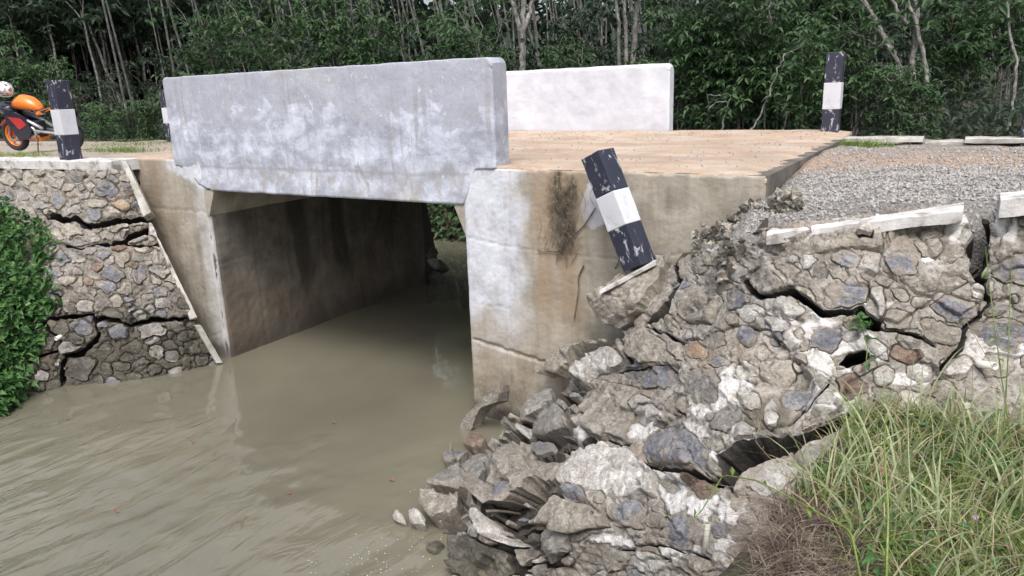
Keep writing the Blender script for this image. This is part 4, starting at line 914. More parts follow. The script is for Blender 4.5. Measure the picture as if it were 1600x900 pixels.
# ------------------------------------------------------------------ striped guard posts
def post(loc, label, rz=0, tilt=None, H=1.02, Wd=.2, bands=(.36, .68)):
    t = thing('guard_post', loc, label, 'post', 'black and white guard posts')
    if tilt is not None: t.rotation_euler = tilt
    else: t.rotation_euler = (0, 0, rz)
    cuts = [(-.15 if tilt is None else -.02, H*(1-bands[1]), 0, 'black_paint', 'lower_band'), (H*(1-bands[1]), H*(1-bands[0]), .003, 'white_paint', 'white_band'), (H*(1-bands[0]), H, 0, 'black_paint', 'upper_band')]
    off = random.uniform(0, 9)
    for z0, z1, g, mt, nm in cuts:
        mb = MB(); mb.box((0, 0, (z0+z1)/2), (Wd+g*2, Wd+g*2, z1-z0), None, .008)
        bmesh.ops.subdivide_edges(mb.b, edges=[e for e in mb.b.edges if e.calc_length() > .1], cuts=5, use_grid_fill=True)
        for v_ in mb.b.verts:
            n_ = perlin(np.array(v_.co)*9+off); v_.co.x += .003*float(n_); v_.co.y += .003*float(perlin(np.array(v_.co)*9+off+7))
        o = mb.build(nm, M[mt], t)
    return t
post((-10.2, 5.54, .0), 'upright black and white post on the left coping, beside the motorcycle', .0)
post(onZ(1297, 211, 0), 'upright black and white post across the road, right of the far parapet')
post((.62, 10.1, -.0), 'black and white post cut off by the right edge of the photo')
post((-14.75, 10.25, -.05), 'distant black and white post almost hidden behind the left end of the near parapet')
pb = onY(998, 412, 5.53); pt = onY(937, 250, 5.6)
dv = Vector([float(c) for c in (pt-pb)]).normalized()
q = dv.to_track_quat('Z', 'Y'); 
ex = Vector((1, 0, 0)); 
base = Matrix.Rotation(math.radians(-15), 3, 'Z'); sw = Vector((0, 0, 1)).rotation_difference(dv).to_matrix() @ base
post(pb, 'black and white post leaning left on its broken masonry block in front of the abutment', tilt=sw.to_euler(), H=.96, bands=(.36, .66))

# ------------------------------------------------------------------ plants: tools
def leaves(P, D, L, W, fold=.25, droop=.35, up=None):
    """two-quad folded leaves; P base (n,3), D direction (n,3)"""
    n = len(P); D = D/(np.linalg.norm(D, axis=1)[:, None]+1e-9)
    U = RNG.normal(size=(n, 3))*.5+np.array([0, 0, 1.0]); U = U-(U*D).sum(1)[:, None]*D; U /= np.linalg.norm(U, axis=1)[:, None]+1e-9; Sd = np.cross(D, U)
    L = np.broadcast_to(L, n)[:, None]; W = np.broadcast_to(W, n)[:, None]
    tip = P+D*L-np.array([0, 0, 1])*L*droop; mid = P+D*L*.5-np.array([0, 0, 1])*L*droop*.25
    a = mid+Sd*W*.5+U*W*fold; c = mid-Sd*W*.5+U*W*fold
    V = np.stack([P, a, tip, c, mid], 1).reshape(-1, 3); b0 = np.arange(n)[:, None]*5
    Fq = np.concatenate([b0+np.array([0, 1, 4, 0])[None], b0], 1)[:, :3]
    T = np.concatenate([b0+np.array([[0, 1, 4]]), b0+np.array([[1, 2, 4]]), b0+np.array([[4, 2, 3]]), b0+np.array([[0, 4, 3]])])
    return V, T
def whorls(C, n_per, L, W, droop=.5):
    """rosettes of drooping leaves at points C"""
    n = len(C); P = np.repeat(C, n_per, 0); th = RNG.uniform(0, 6.28, n*n_per); el = RNG.uniform(-.5, .5, n*n_per)
    D = np.stack([np.cos(th)*np.cos(el), np.sin(th)*np.cos(el), np.sin(el)], -1)
    P = P+D*.02; l = L*RNG.uniform(.65, 1.2, n*n_per); return leaves(P, D, l, l*W, droop=droop)
def tubes_np(lines, rads, k=5):
    V = []; Fq = []; o = 0
    for pts, rr in zip(lines, rads):
        pts = np.asarray(pts); m_ = len(pts); T = np.gradient(pts, axis=0); T /= np.linalg.norm(T, axis=1)[:, None]+1e-9
        ref = np.array([1., 0, 0]) if abs(T[0, 0]) < .8 else np.array([0, 1., 0]); A = np.cross(T, ref); A /= np.linalg.norm(A, axis=1)[:, None]+1e-9; Bb = np.cross(T, A)
        ang = np.arange(k)*2*math.pi/k; rr = np.broadcast_to(rr, m_)
        R_ = pts[:, None]+(A[:, None]*np.cos(ang)[None, :, None]+Bb[:, None]*np.sin(ang)[None, :, None])*rr[:, None, None]
        V.append(R_.reshape(-1, 3)); i = np.arange(m_-1)[:, None]*k; j = np.arange(k)[None]
        Fq.append(np.stack([o+i+j, o+i+(j+1) % k, o+i+k+(j+1) % k, o+i+k+j], -1).reshape(-1, 4)); o += m_*k
    return np.concatenate(V), np.concatenate(Fq)
def curve(p0, p1, bend, n=8, wob=.02):
    t = np.linspace(0, 1, n)[:, None]; p0 = np.array(p0, float); p1 = np.array(p1, float); b_ = np.array(bend, float)
    c = p0*(1-t)+p1*t+b_*(4*t*(1-t)); return c+wob*RNG.normal(size=c.shape)*np.sin(t*math.pi)
def make_shrub(h, spread, nst, nwh, L, leafm, stemm='bark', wn=7, lowfrac=.25, lean=(0, 0), rad=.02, Wr=.42, name='sapling'):
    t = thing(name, (0, 0, -50), 'x', 'shrub'); lines = []; rads = []; C = []
    for i in range(nst):
        a = RNG.uniform(0, 6.28); r = spread*RNG.uniform(.2, 1); top = np.array([math.cos(a)*r+lean[0], math.sin(a)*r+lean[1], h*RNG.uniform(.65, 1)])
        c = curve((RNG.normal()*.05, RNG.normal()*.05, -.15), top, (math.cos(a)*-.1*h, math.sin(a)*-.1*h, .05*h), 9, .03*h*.5); lines.append(c); rads.append(np.linspace(rad, rad*.3, 9))
        for k in range(int(6+RNG.rand()*5)):
            u = RNG.uniform(lowfrac, 1); j = min(int(u*8), 7); p = c[j]+(c[j+1]-c[j])*(u*8-j); a2 = RNG.uniform(0, 6.28); l = spread*RNG.uniform(.25, .7)
            e = p+np.array([math.cos(a2)*l, math.sin(a2)*l, l*RNG.uniform(-.1, .6)]); br = curve(p, e, (0, 0, .06), 5, .02); lines.append(br); rads.append(np.linspace(rad*.35, rad*.12, 5))
            for q_ in range(max(2, int(nwh/nst/8))): C.append(br[RNG.randint(1, 5)]+RNG.normal(size=3)*np.array([.16, .16, .1])*spread)
    V, Fq = tubes_np(lines, rads, 5); mesh_np('stem', V, Fq, M[stemm], t, smooth=True)
    V, T = whorls(np.array(C), wn, L, Wr, .45); tag(mesh_np('foliage', V, T, M[leafm], t), kind='stuff')
    return t
def place(proto, x, y, z, s, rz, label, name=None, group=None, tilt=(0, 0)):
    if not proto.get('_used'): proto['_used'] = 1; o = proto
    else: o = copy_tree(proto)
    o.location = (x, y, z); o.scale = (s, s, s*1.0); o.rotation_euler = (tilt[0], tilt[1], rz); tag(o, label, None, group)
    return o
# ------------------------------------------------------------------ forest: rubber plantation
protos = []  # canopy top stays under about eight metres
for v_i in range(5):
    t = thing('rubber_tree', (0, 0, -60), 'x', 'tree'); lines = []; rads = []; C = []
    H = 7.3+RNG.rand()*1.2; ln = RNG.normal(size=2)*.35; tr = curve((0, 0, -.4), (ln[0], ln[1], H*.7), (RNG.normal()*.12, RNG.normal()*.12, 0), 10, .04); r0 = .052+.028*RNG.rand()
    lines.append(tr); rads.append(np.linspace(r0, r0*.62, 10)); top = tr[-1]
    for k in range(3):
        a = RNG.uniform(0, 6.28); e = top+np.array([math.cos(a)*1.3, math.sin(a)*1.3, H*.26]); lines.append(curve(top-[0, 0, .3], e, (0, 0, 0), 6, .06)); rads.append(np.linspace(r0*.55, r0*.2, 6))
        for q_ in range(22): C.append(lines[-1][RNG.randint(1, 6)]+RNG.normal(size=3)*np.array([.8, .8, .7]))
    for k in range(22): C.append(top+RNG.normal(size=3)*np.array([1.0, 1.0, .7])+[0, 0, .3])
    V, Fq = tubes_np(lines, rads, 7); mesh_np('trunk', V, Fq, M['bark_pale' if v_i % 2 else 'bark'], t, smooth=True)
    V, T = whorls(np.array(C), 7, .42, .45, .4); tag(mesh_np('crown', V, T, M['leaf_dark'], t), kind='stuff'); protos.append(t)
cnt = 0
ca, sa = math.cos(.35), math.sin(.35)
for i in range(-26, 30):
    for j in range(0, 26):
        u, v2 = i*1.75, 14.5+j*2.0
        x = (u-0)*ca-(v2)*sa*.35-9+random.gauss(0, .28); y = v2+u*.12+random.gauss(0, .28)
        if y < 14.3 or y > 56: continue
        px, py, dep = proj(np.array([x, y, 1.0]))
        if dep < 3 or px < -260 or px > 1860: continue
        if cnt >= 296: continue
        if y > 30 and random.random() < .25: continue
        near = y < 24
        tl = (random.gauss(0, .05), random.gauss(-.09 if px < 800 else .03, .07))
        place(random.choice(protos), x, y, float(terrain_z(np.array(x), np.array(y))), random.uniform(.78, .98), random.uniform(0, .6),
              'slim pale-barked rubber tree in the dark plantation behind the bridge', group='plantation rubber trees', tilt=tl); cnt += 1
print('trees', cnt)
lines = []; rads = []
for i in range(520):
    a = RNG.uniform(-1.35, .75); d_ = RNG.uniform(20, 52) if i < 250 else RNG.uniform(28, 54); x = math.sin(a)*d_; y = math.cos(a)*d_
    if y < 15: continue
    z0 = float(terrain_z(np.array(x), np.array(y))); lx = RNG.normal()*.5-.9; ly = RNG.normal()*.4
    lines.append(np.array([[x, y, z0-.2], [x+lx*.3, y+ly*.3, z0+2.2], [x+lx, y+ly, z0+6.5]])); r_ = RNG.uniform(.028, .058); rads.append(np.array([r_, r_*.85, r_*.6]))
V, Fq = tubes_np(lines, rads, 5); tag(mesh_np('distant_trunks', V, Fq, M['bark_far'], smooth=True), 'countless thin pale trunks receding deep into the plantation', 'trunks', kind='stuff')
# far wood that reads as one mass
n = 42000; ang = RNG.uniform(-1.5, .95, n); rr = RNG.uniform(46, 60, n); P = np.stack([np.sin(ang)*rr, np.cos(ang)*rr, RNG.uniform(-.5, 1, n)+12.5*RNG.rand(n)**1.3], -1)
D = RNG.normal(size=(n, 3)); V, T = leaves(P, D, .9, .5); tag(mesh_np('far_wood', V, T, M['leaf_dark']), 'dark mass of foliage closing the plantation far behind the trunks', 'wood', kind='stuff')
# undergrowth band on the forest floor
n = 42000; x = RNG.uniform(-34, 14, n); y = 13.2+(RNG.rand(n)**1.6)*18; z = terrain_z(x, y); P = np.stack([x, y, z+RNG.rand(n)**2*(.55+.4*perlin(np.stack([x*.5, y*.5, x*0], -1)))], -1)
V, T = leaves(P, RNG.normal(size=(n, 3))*[1, 1, .5], .16, .08); tag(mesh_np('undergrowth', V, T, M['leaf_dark']), 'low dark undergrowth covering the plantation floor', 'undergrowth', kind='stuff')

sap = [make_shrub(3.2, 1.0, 4, 300, .155, 'leaf_edge', 'bark', lowfrac=.3), make_shrub(2.6, .8, 5, 220, .14, 'leaf_edge', 'bark', lowfrac=.25), make_shrub(1.5, .7, 6, 200, .12, 'leaf_edge', 'bark', lowfrac=.1), make_shrub(3.3, 1.2, 5, 340, .155, 'leaf_edge', 'bark_pale', lowfrac=.3),
       make_shrub(1.1, .6, 7, 120, .12, 'leaf_creeper', 'bark', lowfrac=.1)]
def gz(x, y): return float(terrain_z(np.array(float(x)), np.array(float(y))))
def at_px(px, Y): 
    r = ray(px, 215); return r[0]/r[1]*Y
def shrub(k, px, Y, s, label, tilt=(0, 0), grp='shrubs and saplings at the plantation edge'):
    while gz(at_px(px, Y), Y) < -.7 and Y < 17: Y += .2
    x = at_px(px, Y); place(sap[k], x, Y, gz(x, Y)-.02, s, random.uniform(0, 6.28), label, group=grp, tilt=tilt)
for a in [(4, 160, 11.4, 1.0, 'bright green sapling with whorled leaves just right of the left post and motorcycle'), (2, 205, 11.6, .8, 'low shrub at the road edge, left of the near parapet'), (2, 240, 12.0, .9, 'low shrub touching the left end of the near parapet'),
          (0, 45, 13.6, 1.15, 'tall light-green sapling behind the motorcycle helmet'), (1, 95, 13.4, 1.0, 'bushy sapling behind the left post'), (1, 10, 14.0, 1.2, 'bushy sapling at the left edge of the photo'),
          (3, 345, 12.4, 1.1, 'leafy branch cluster at top, above the left third of the near parapet'), (3, 430, 12.2, 1.15, 'dense leafy sapling above the left middle of the near parapet'), (0, 540, 12.6, 1.15, 'sapling with hanging leaves above the middle of the near parapet'), (3, 600, 12.7, 1.1, 'leafy sapling over the bright white scratch on the near parapet top'), (1, 715, 14.3, 1.2, 'sparse sapling above the right end of the near parapet'), (3, 760, 14.2, 1.0, 'dark sapling left of the forked pale trunk'),
          (1, 870, 13.6, .9, 'broad-leaved shrub above the left part of the white far parapet'), (1, 910, 13.8, .85, 'shrub in the middle above the white far parapet'), (2, 960, 13.2, 1.1, 'shrub with fine leaves above the right part of the white far parapet'), (2, 1010, 13.4, 1.2, 'shrub directly behind the right end of the white far parapet'),
          (3, 1065, 13.2, 1.0, 'dense tall shrub just right of the white far parapet'), (0, 1110, 13.0, 1.05, 'tall dense shrub between far parapet and far post, left one'), (3, 1160, 13.4, 1.0, 'tall dense shrub between far parapet and far post, middle one'), (0, 1215, 12.8, 1.0, 'tall dense shrub between far parapet and far post, right one'), (1, 1085, 12.4, .8, 'shorter bush in front of the dense shrubs, nearest the far parapet'), (1, 1180, 12.3, .8, 'shorter bush in front of the dense shrubs, nearer the far post'), (1, 1250, 12.6, .85, 'bush immediately left of the far post'),
          (2, 1130, 12.0, .9, 'low bush at the kerb halfway between far parapet and far post'), (1, 1330, 13.4, .9, 'bush immediately right of the far post'), (2, 1400, 12.6, .8, 'low vivid green bush at the foot of the many-stemmed tree'), (2, 1440, 13.0, .75, 'low bush right under the many-stemmed tree'), (0, 1480, 17.0, 1.0, 'dark leafy sapling beyond the many-stemmed tree'), (3, 1560, 18.0, 1.1, 'dark leafy sapling near the right edge'), (3, 1300, 15.5, 1.2, 'tall leafy sapling rising above the far post')]:
    shrub(*a)
# extra dense dark fill shrubs behind the edge (own group)
fill = make_shrub(3.0, 1.4, 6, 220, .24, 'leaf_dark', 'bark', lowfrac=.1); fill.name = 'forest_shrub'
sap.append(fill)
for i in range(26):
    px = 20+i*62+random.uniform(-20, 20); Y = random.uniform(15.5, 19)
    if 1450 < px: Y += 8
    shrub(5, px, Y, random.uniform(.6, 1.1), 'dark shrub standing among the trunks of the plantation', grp='dark shrubs among the plantation trunks')
# shrub closing the view upstream under the bridge
for i, (px, Y) in enumerate([(672, 14.3), (700, 14.2), (728, 14.4), (640, 14.6), (760, 14.5), (600, 14.8)]):
    x = at_px(px, Y); tlab = ['left', 'middle', 'right'][i] if i < 3 else 'hidden'
    o = place(sap[1], x, Y, WATER+.45+.35*(i % 2), 1.0, i*1.3, 'leafy bush on the upstream bank seen through the bridge opening' if i > 2 else 'leafy bush on the upstream bank seen through the opening, %s of three' % tlab, group='bushes on the upstream bank')
n = 12000; x = RNG.uniform(-16, -2.5, n); y = RNG.uniform(13.0, 15.6, n); z = terrain_z(x, y); P = np.stack([x, y, z+RNG.rand(n)*.35], -1); kk = z > WATER-.3; P = P[kk]
V, T = leaves(P, RNG.normal(size=(len(P), 3))*[1, 1, .4]+[0, -.6, 0], .17, .09); tag(mesh_np('bank_foliage', V, T, M['leaf_edge']), 'leafy ground cover on the upstream bank beyond the bridge', 'foliage', kind='stuff')

# pale multi-stemmed trees traced from the photo
def stems(name, base_px, Y, lines_px, r, label, mat='bark_pale'):
    x = at_px(base_px, Y); b0 = np.array([x, Y, gz(x, Y)]); t = thing(name, b0, label, 'tree')
    for k, (pts, dy, rs) in enumerate(lines_px):
        P = []
        for i, (px, py) in enumerate(pts):
            p = onY(px, py, Y+dy*i/max(1, len(pts)-1)); P.append(p)
        P = np.array(P); tt = np.linspace(0, 1, 4*len(P)); src = np.linspace(0, 1, len(P)); Q_ = np.stack([np.interp(tt, src, P[:, c]) for c in range(3)], -1)+RNG.normal(size=(len(tt), 3))*.012
        V, Fq = tubes_np([Q_], [np.linspace(r*rs, r*rs*.6, len(tt))], 7); mesh_np('trunk' if k == 0 else 'branch', V, Fq, M[mat], t, smooth=True, loc=b0)
    return t, b0
def crown_for(t, b0, c, n_, spr, L=.22, leafm='leaf_edge'):
    C = np.asarray(c)+RNG.normal(size=(n_, 3))*spr; V, T = whorls(C, 7, L, .42); tag(mesh_np('crown', V, T, M[leafm], t, loc=b0), kind='stuff')
t, b0 = stems('forked_tree', 812, 13.5, [([(810, 215), (815, 105), (817, 55), (818, 0), (822, -60), (825, -140)], .2, 1.2), ([(816, 60), (808, 30), (799, 0), (785, -60)], -.3, .9), ([(816, 62), (826, 25), (833, 0), (845, -70)], .3, .9)], .06, 'pale forked trunk rising behind the junction of the two parapets')
crown_for(t, b0, onY(815, -190, 13.6), 60, (.9, .9, .5))
t, b0 = stems('twin_trunk_tree', 980, 15.0, [([(985, 215), (990, 80), (996, 0), (1000, -120)], .2, 1.1), ([(978, 210), (979, 60), (976, 0), (970, -120)], .0, .8), ([(968, 210), (968, 60), (962, 0), (955, -120)], -.2, .7)], .06, 'group of three straight lichen-spotted trunks above the white far parapet')
crown_for(t, b0, onY(985, -190, 15.1), 60, (.9, .9, .5))
t, b0 = stems('many_stemmed_tree', 1440, 14.0, [([(1430, 200), (1426, 110), (1430, 40), (1432, -20), (1432, -90)], .3, 1.2), ([(1428, 158), (1400, 95), (1365, 30), (1335, -20)], -.2, .9), ([(1410, 110), (1385, 60), (1352, 0), (1330, -50)], .2, .8), ([(1432, 155), (1380, 118), (1320, 78)], -.4, .7), ([(1450, 140), (1438, 60), (1418, 0), (1405, -50)], .1, .9), ([(1378, 75), (1340, 55), (1295, 22)], .0, .5), ([(1425, 140), (1395, 115)], .0, .6), ([(1420, 40), (1395, 5), (1380, -30)], .0, .7)], .045, 'many-stemmed tree with a fan of slanting pale branches right of the far post', 'bark_pale')
crown_for(t, b0, onY(1400, -60, 14.2), 120, (1.6, .9, .6))
t, b0 = stems('curved_sapling', 1585, 15.0, [([(1575, 215), (1585, 150), (1588, 90), (1578, 50), (1570, -10)], .2, 1.0)], .03, 'single thin curved trunk near the right edge of the photo')
crown_for(t, b0, onY(1570, -60, 15.1), 40, (.7, .7, .5))
# bare curved twigs among the right shrubs
t, b0 = stems('bare_branch_shrub', 1140, 12.1, [([(1130, 205), (1135, 165), (1150, 142)], 0, 1), ([(1140, 160), (1120, 158), (1105, 172)], 0, .7), ([(1137, 150), (1105, 148)], 0, .6), ([(1172, 205), (1195, 165), (1200, 150)], 0, .9), ([(1202, 150), (1215, 105), (1228, 85), (1262, 68)], .2, .8)], .018, 'thin bare curved twigs low among the dense shrubs right of the far parapet', 'bark_pale')
crown_for(t, b0, onY(1180, 150, 12.3), 30, (.6, .3, .3), .15)

# ------------------------------------------------------------------ creeper over the left wall
n = 10500; cx = RNG.uniform(-130, 120, n); cy = RNG.uniform(312, 660, n)
edge = 78+14*perlin(np.stack([cy*.02, cy*0, cy*0], -1))-np.maximum(0, 380-cy)*.0-np.maximum(0, cy-470)*.32; topl = 318+7*perlin(np.stack([cx*.05, cx*0+3, cx*0], -1))+np.maximum(0, cx-25)*.75
kk = (cx < edge+RNG.exponential(6, n)-6+12*perlin(np.stack([cy*.06, cy*0+5, cy*0], -1))) & (cy > topl+6*perlin(np.stack([cx*.15, cx*0+1, cx*0], -1))-RNG.exponential(3, n)) & (perlin(np.stack([cx*.06, cy*.06, cx*0+9], -1)) > -.42); cx, cy = cx[kk], cy[kk]
P = SL(cx, cy); Nn = SNL(cx, cy); lump = .2+.2*perlin(P*2.4)+.1*perlin(P*6); edgew = sstep(0, 30, edge[kk]-cx); P = P+Nn*(lump*edgew*RNG.uniform(.35, 1.05, len(cx))+.03)[:, None]
V, T = leaves(P, Nn*.5+RNG.normal(size=P.shape)*.6+[0, 0, -.2], RNG.uniform(.035, .14, len(P)), RNG.uniform(.035, .11, len(P)), droop=.35)
cr_ = tag(mesh_np('creeper', V, T, M['leaf_creeper']), 'bright green leafy creeper hanging over the left end of the left stone wall', 'creeper', kind='stuff')
# ------------------------------------------------------------------ grass bank, foreground right
def blades(n, xy, z, Lr, wr, leanm, mat, name, label, seg=4, cat='grass'):
    n = len(xy); L = RNG.uniform(*Lr, n)*RNG.uniform(.6, 1.15, n); th = RNG.uniform(0, 6.28, n); ln = RNG.uniform(*leanm, n); wd = RNG.uniform(*wr, n)
    dirx, diry = np.cos(th), np.sin(th); V = np.zeros((n, seg+1, 2, 3)); tt = np.linspace(0, 1, seg+1)
    ph = RNG.uniform(0, 6.28, n); px_, py_ = np.cos(ph), np.sin(ph)
    for i, t_ in enumerate(tt):
        hx = L*ln*(t_**1.8); hz = L*t_*(1-.45*ln*t_*t_)
        c = np.stack([xy[:, 0]+dirx*hx, xy[:, 1]+diry*hx, z+hz], -1); w_ = (wd*(1-t_**2.2)*.5+.0004)[:, None]*np.stack([px_, py_, px_*0], -1)
        V[:, i, 0] = c-w_; V[:, i, 1] = c+w_
    b0 = (np.arange(n)*(seg+1)*2)[:, None, None]; i = np.arange(seg)[None, :, None]*2
    Fq = (b0+i+np.array([0, 1, 3, 2])[None, None]).reshape(-1, 4)
    return tag(mesh_np(name, V.reshape(-1, 3), Fq, M[mat], smooth=True), label, cat, kind='stuff')
GEDGE = [(-3., -30.)]+[tuple(onZ(*a)[:2]) for a in ((1400, 1000, -.93), (1325, 900, -.93), (1270, 830, -.93), (1225, 785, -.93), (1280, 700, -.93), (1330, 640, -.93))]+[(.8, 4.9)]
def scatter(n, xr=(-1.2, 3.2), yr=(1.2, 5.0), thr=-.05, clump=0.0):
    x = RNG.uniform(*xr, n); y = RNG.uniform(*yr, n)
    sd_ = seg_dist(x, y, GEDGE); r = np.hypot(x, y); k = (sd_ < thr+.1*perlin(np.stack([x*5, y*5, x*0], -1))) & (r > 1.35)
    wallY = np.interp(x, [-1, -.35, .4, 3], [3.2, 3.95, 4.5, 4.9]); k &= y < wallY+.05
    if clump: k &= (perlin(np.stack([x*3.5, y*3.5, x*0+clump], -1)) > RNG.uniform(-.5, .35, n))
    xy = np.stack([x[k], y[k]], -1); return xy, terrain_z(xy[:, 0], xy[:, 1])-.02
xy, z = scatter(46000); blades(0, xy, z, (.07, .2), (.004, .009), (.2, 1.2), 'grass_green', 'short_grass', 'short green grass carpeting the bank at the lower right')
xy, z = scatter(13000, clump=2.0); blades(0, xy, z, (.2, .44), (.005, .012), (.15, .9), 'grass_pale', 'tall_grass', 'long pale green grass blades on the bank at the lower right', 6)
xy, z = scatter(15000, clump=9.0, thr=0.04); blades(0, xy, z, (.12, .34), (.0025, .006), (.4, 1.6), 'grass_dry', 'dry_grass', 'dry straw-coloured stems tangled in the bank grass', 6)
# hanging dead roots on the soil face
n = 16000; x = RNG.uniform(-.9, .1, n); y = RNG.uniform(1.9, 3.1, n); sdv = seg_dist(x, y, BANK); kk = inpoly(x, y, [tuple(onZ(*a)[:2]) for a in ((1175, 960, -1.05), (1195, 815, -.98), (1225, 790, -.95), (1290, 800, -.93), (1330, 860, -.93), (1360, 960, -.93))]); x, y = x[kk], y[kk]
blades(0, np.stack([x, y], -1), terrain_z(x, y)-.02, (.04, .17), (.0015, .004), (.9, 2.4), 'dead_root', 'dead_roots', 'matted brown dead roots and thatch on the eroded soil edge', 6, 'roots')
# broad weed leaves among the grass
xy, z = scatter(6500, clump=5.0); P = np.stack([xy[:, 0], xy[:, 1], z+RNG.uniform(.03, .12, len(z))], -1)
V, T = leaves(P, RNG.normal(size=P.shape)*[1, 1, .3], RNG.uniform(.03, .075, len(P)), RNG.uniform(.016, .035, len(P)), droop=.1); tag(mesh_np('weed_leaves', V, T, M['leaf_creeper']), 'small broad weed leaves between the grass stems', 'weeds', kind='stuff')
# tall individual stalks traced from the photo
def stalk(pts, deps, r, label, mat='grass_green', name='grass_stalk', leafn=0, cat='grass stalk'):
    P = np.array([(np.array([(px-800)/F, (py-450)/F, 1])*d_) @ ROT.T+CAM for (px, py), d_ in zip(pts, deps)])
    tt = np.linspace(0, 1, 5*len(P)); src = np.linspace(0, 1, len(P)); Q_ = np.stack([np.interp(tt, src, P[:, c]) for c in range(3)], -1)
    t = thing(name, Q_[0], label, cat); V, Fq = tubes_np([Q_], [np.linspace(r, r*.45, len(tt))], 5); mesh_np('stem', V, Fq, M[mat], t, smooth=True, loc=Q_[0])
    if leafn:
        k = RNG.randint(2, len(tt), leafn); V, T = leaves(Q_[k], RNG.normal(size=(leafn, 3)), .045*r/.004, .02*r/.004, droop=.2); mesh_np('leaves', V, T, M[mat], t, loc=Q_[0])['kind'] = 'stuff'
    return t
stalk([(1580, 690), (1565, 590), (1553, 500), (1545, 440), (1540, 385)], [2.9, 2.9, 2.95, 3, 3], .0032, 'tall green grass stalk with a seed head before the big right crack', leafn=5)
stalk([(1568, 680), (1575, 560), (1578, 470), (1582, 400)], [2.8, 2.8, 2.85, 2.9], .0028, 'second tall grass stalk, nearer the right photo edge', leafn=3)
stalk([(1600, 720), (1560, 590), (1520, 520), (1498, 480)], [2.7, 2.75, 2.8, 2.8], .0018, 'thin arching grass stem crossing the blue stones at the right', 'grass_dry')
stalk([(1345, 905), (1330, 830), (1240, 780), (1180, 750), (1130, 742), (1095, 800), (1072, 820)], [2.2, 2.35, 2.6, 2.75, 2.9, 2.9, 2.9], .0042, 'bent green runner arching left across the dark hole in the wall', leafn=10)
stalk([(1385, 905), (1388, 800), (1382, 700), (1384, 650)], [2.1, 2.2, 2.3, 2.3], .0045, 'thick upright green grass stem in the lower right grass', leafn=3)
stalk([(1425, 800), (1420, 720), (1418, 640), (1428, 560)], [2.5, 2.6, 2.7, 2.7], .003, 'upright pale grass stem right of the white patch on the wall', 'grass_pale', leafn=3)
stalk([(1260, 830), (1225, 740), (1180, 690), (1190, 650)], [2.7, 2.8, 2.9, 2.9], .0016, 'wispy weed stem with tiny leaves before the dark hole', 'grass_dry', leafn=12)
stalk([(1370, 760), (1330, 640), (1300, 560), (1285, 540)], [2.9, 3.0, 3.1, 3.1], .0016, 'thin dark stem leaning over the lower blue stone of the wall', 'grass_green')
# weed sprig growing out of the wall crack
P0 = SR(1352, 545); Nw = SNR(np.array(1352.), np.array(545.)); t = thing('weed_sprig', P0, 'small green leafy weed growing from the crack beside the white stone', 'weed')
C = np.array([SR(px, py)+Nw*.05 for px, py in ((1332, 493), (1340, 503), (1336, 512), (1355, 508), (1350, 530), (1355, 562), (1348, 520), (1328, 505))])
V, T = whorls(C, 4, .055, .5, .2); mesh_np('leaves', V, T, M['leaf_creeper'], t, loc=P0)['kind'] = 'stuff'
V, Fq = tubes_np([np.array([SR(1352, 580)+Nw*.0, SR(1354, 545)+Nw*.04, SR(1345, 515)+Nw*.05, SR(1335, 498)+Nw*.05])], [.003], 5); mesh_np('stem', V, Fq, M['grass_green'], t, smooth=True, loc=P0)
# pink mimosa flower
fp = onZ(1524, 808, -.8); t = thing('mimosa_flower', fp, 'tiny round pink flower in the grass at the lower right', 'flower')
D = RNG.normal(size=(60, 3)); V, T = leaves(np.zeros((60, 3)), D, .011, .003, droop=0); mesh_np('petals', V, T, M['petal'], t); V, Fq = tubes_np([np.array([[0, 0, -.12], [0, .005, -.05], [0, 0, 0]])], [.001], 4); mesh_np('stem', V, Fq, M['grass_green'], t)
for (px, py, lab) in ((1372, 733, 'dead reddish leaf in the grass near the middle of the bank'), (1302, 762, 'dead reddish leaf at the edge of the soil bank'), (1552, 607, 'dead reddish leaf at the foot of the wall by the drain pipe')):
    p = onZ(px, py, -.83); V, T = leaves(np.zeros((2, 3)), np.array([[1., .2, .1], [-.6, .5, .1]]), .032, .02); tag(mesh_np('dead_leaf', V, T, M['dead_leaf']), lab, 'leaf').location = Vector([float(c) for c in p])
# road weeds at left and by the far kerb
def tuft(px, py, n, s, label, z=-.02, L=(.05, .14), mat='grass_green'):
    p = onZ(px, py, z); xy = RNG.normal(size=(n, 2))*np.array(s)+p[:2]; tag(blades(0, xy, np.full(n, p[2]-.01), L, (.004, .009), (.3, 1.2), mat, 'weed_tuft', label), label, 'weeds')
tuft(187, 236, 700, (.4, .12), 'grass tuft on the road between the left post and the near parapet')
tuft(30, 243, 500, (.5, .2), 'grass tuft on the road under the motorcycle', -.1)
tuft(1345, 228, 500, (.18, .1), 'weed tuft at the near end of the far wing wall', -.06)
tuft(215, 226, 300, (.6, .3), 'grass tuft at the far road edge left of the near parapet', -.05)
n = 4500; x = RNG.uniform(-22, -8.6, n); y = 9.9+np.abs(RNG.normal(size=n))*.8; kk = RNG.rand(n) < .8
blades(0, np.stack([x, y], -1), terrain_z(x, y)+.06, (.06, .2), (.006, .012), (.5, 1.4), 'leaf_edge', 'verge_grass', 'rough green grass on the far road verge at the left')
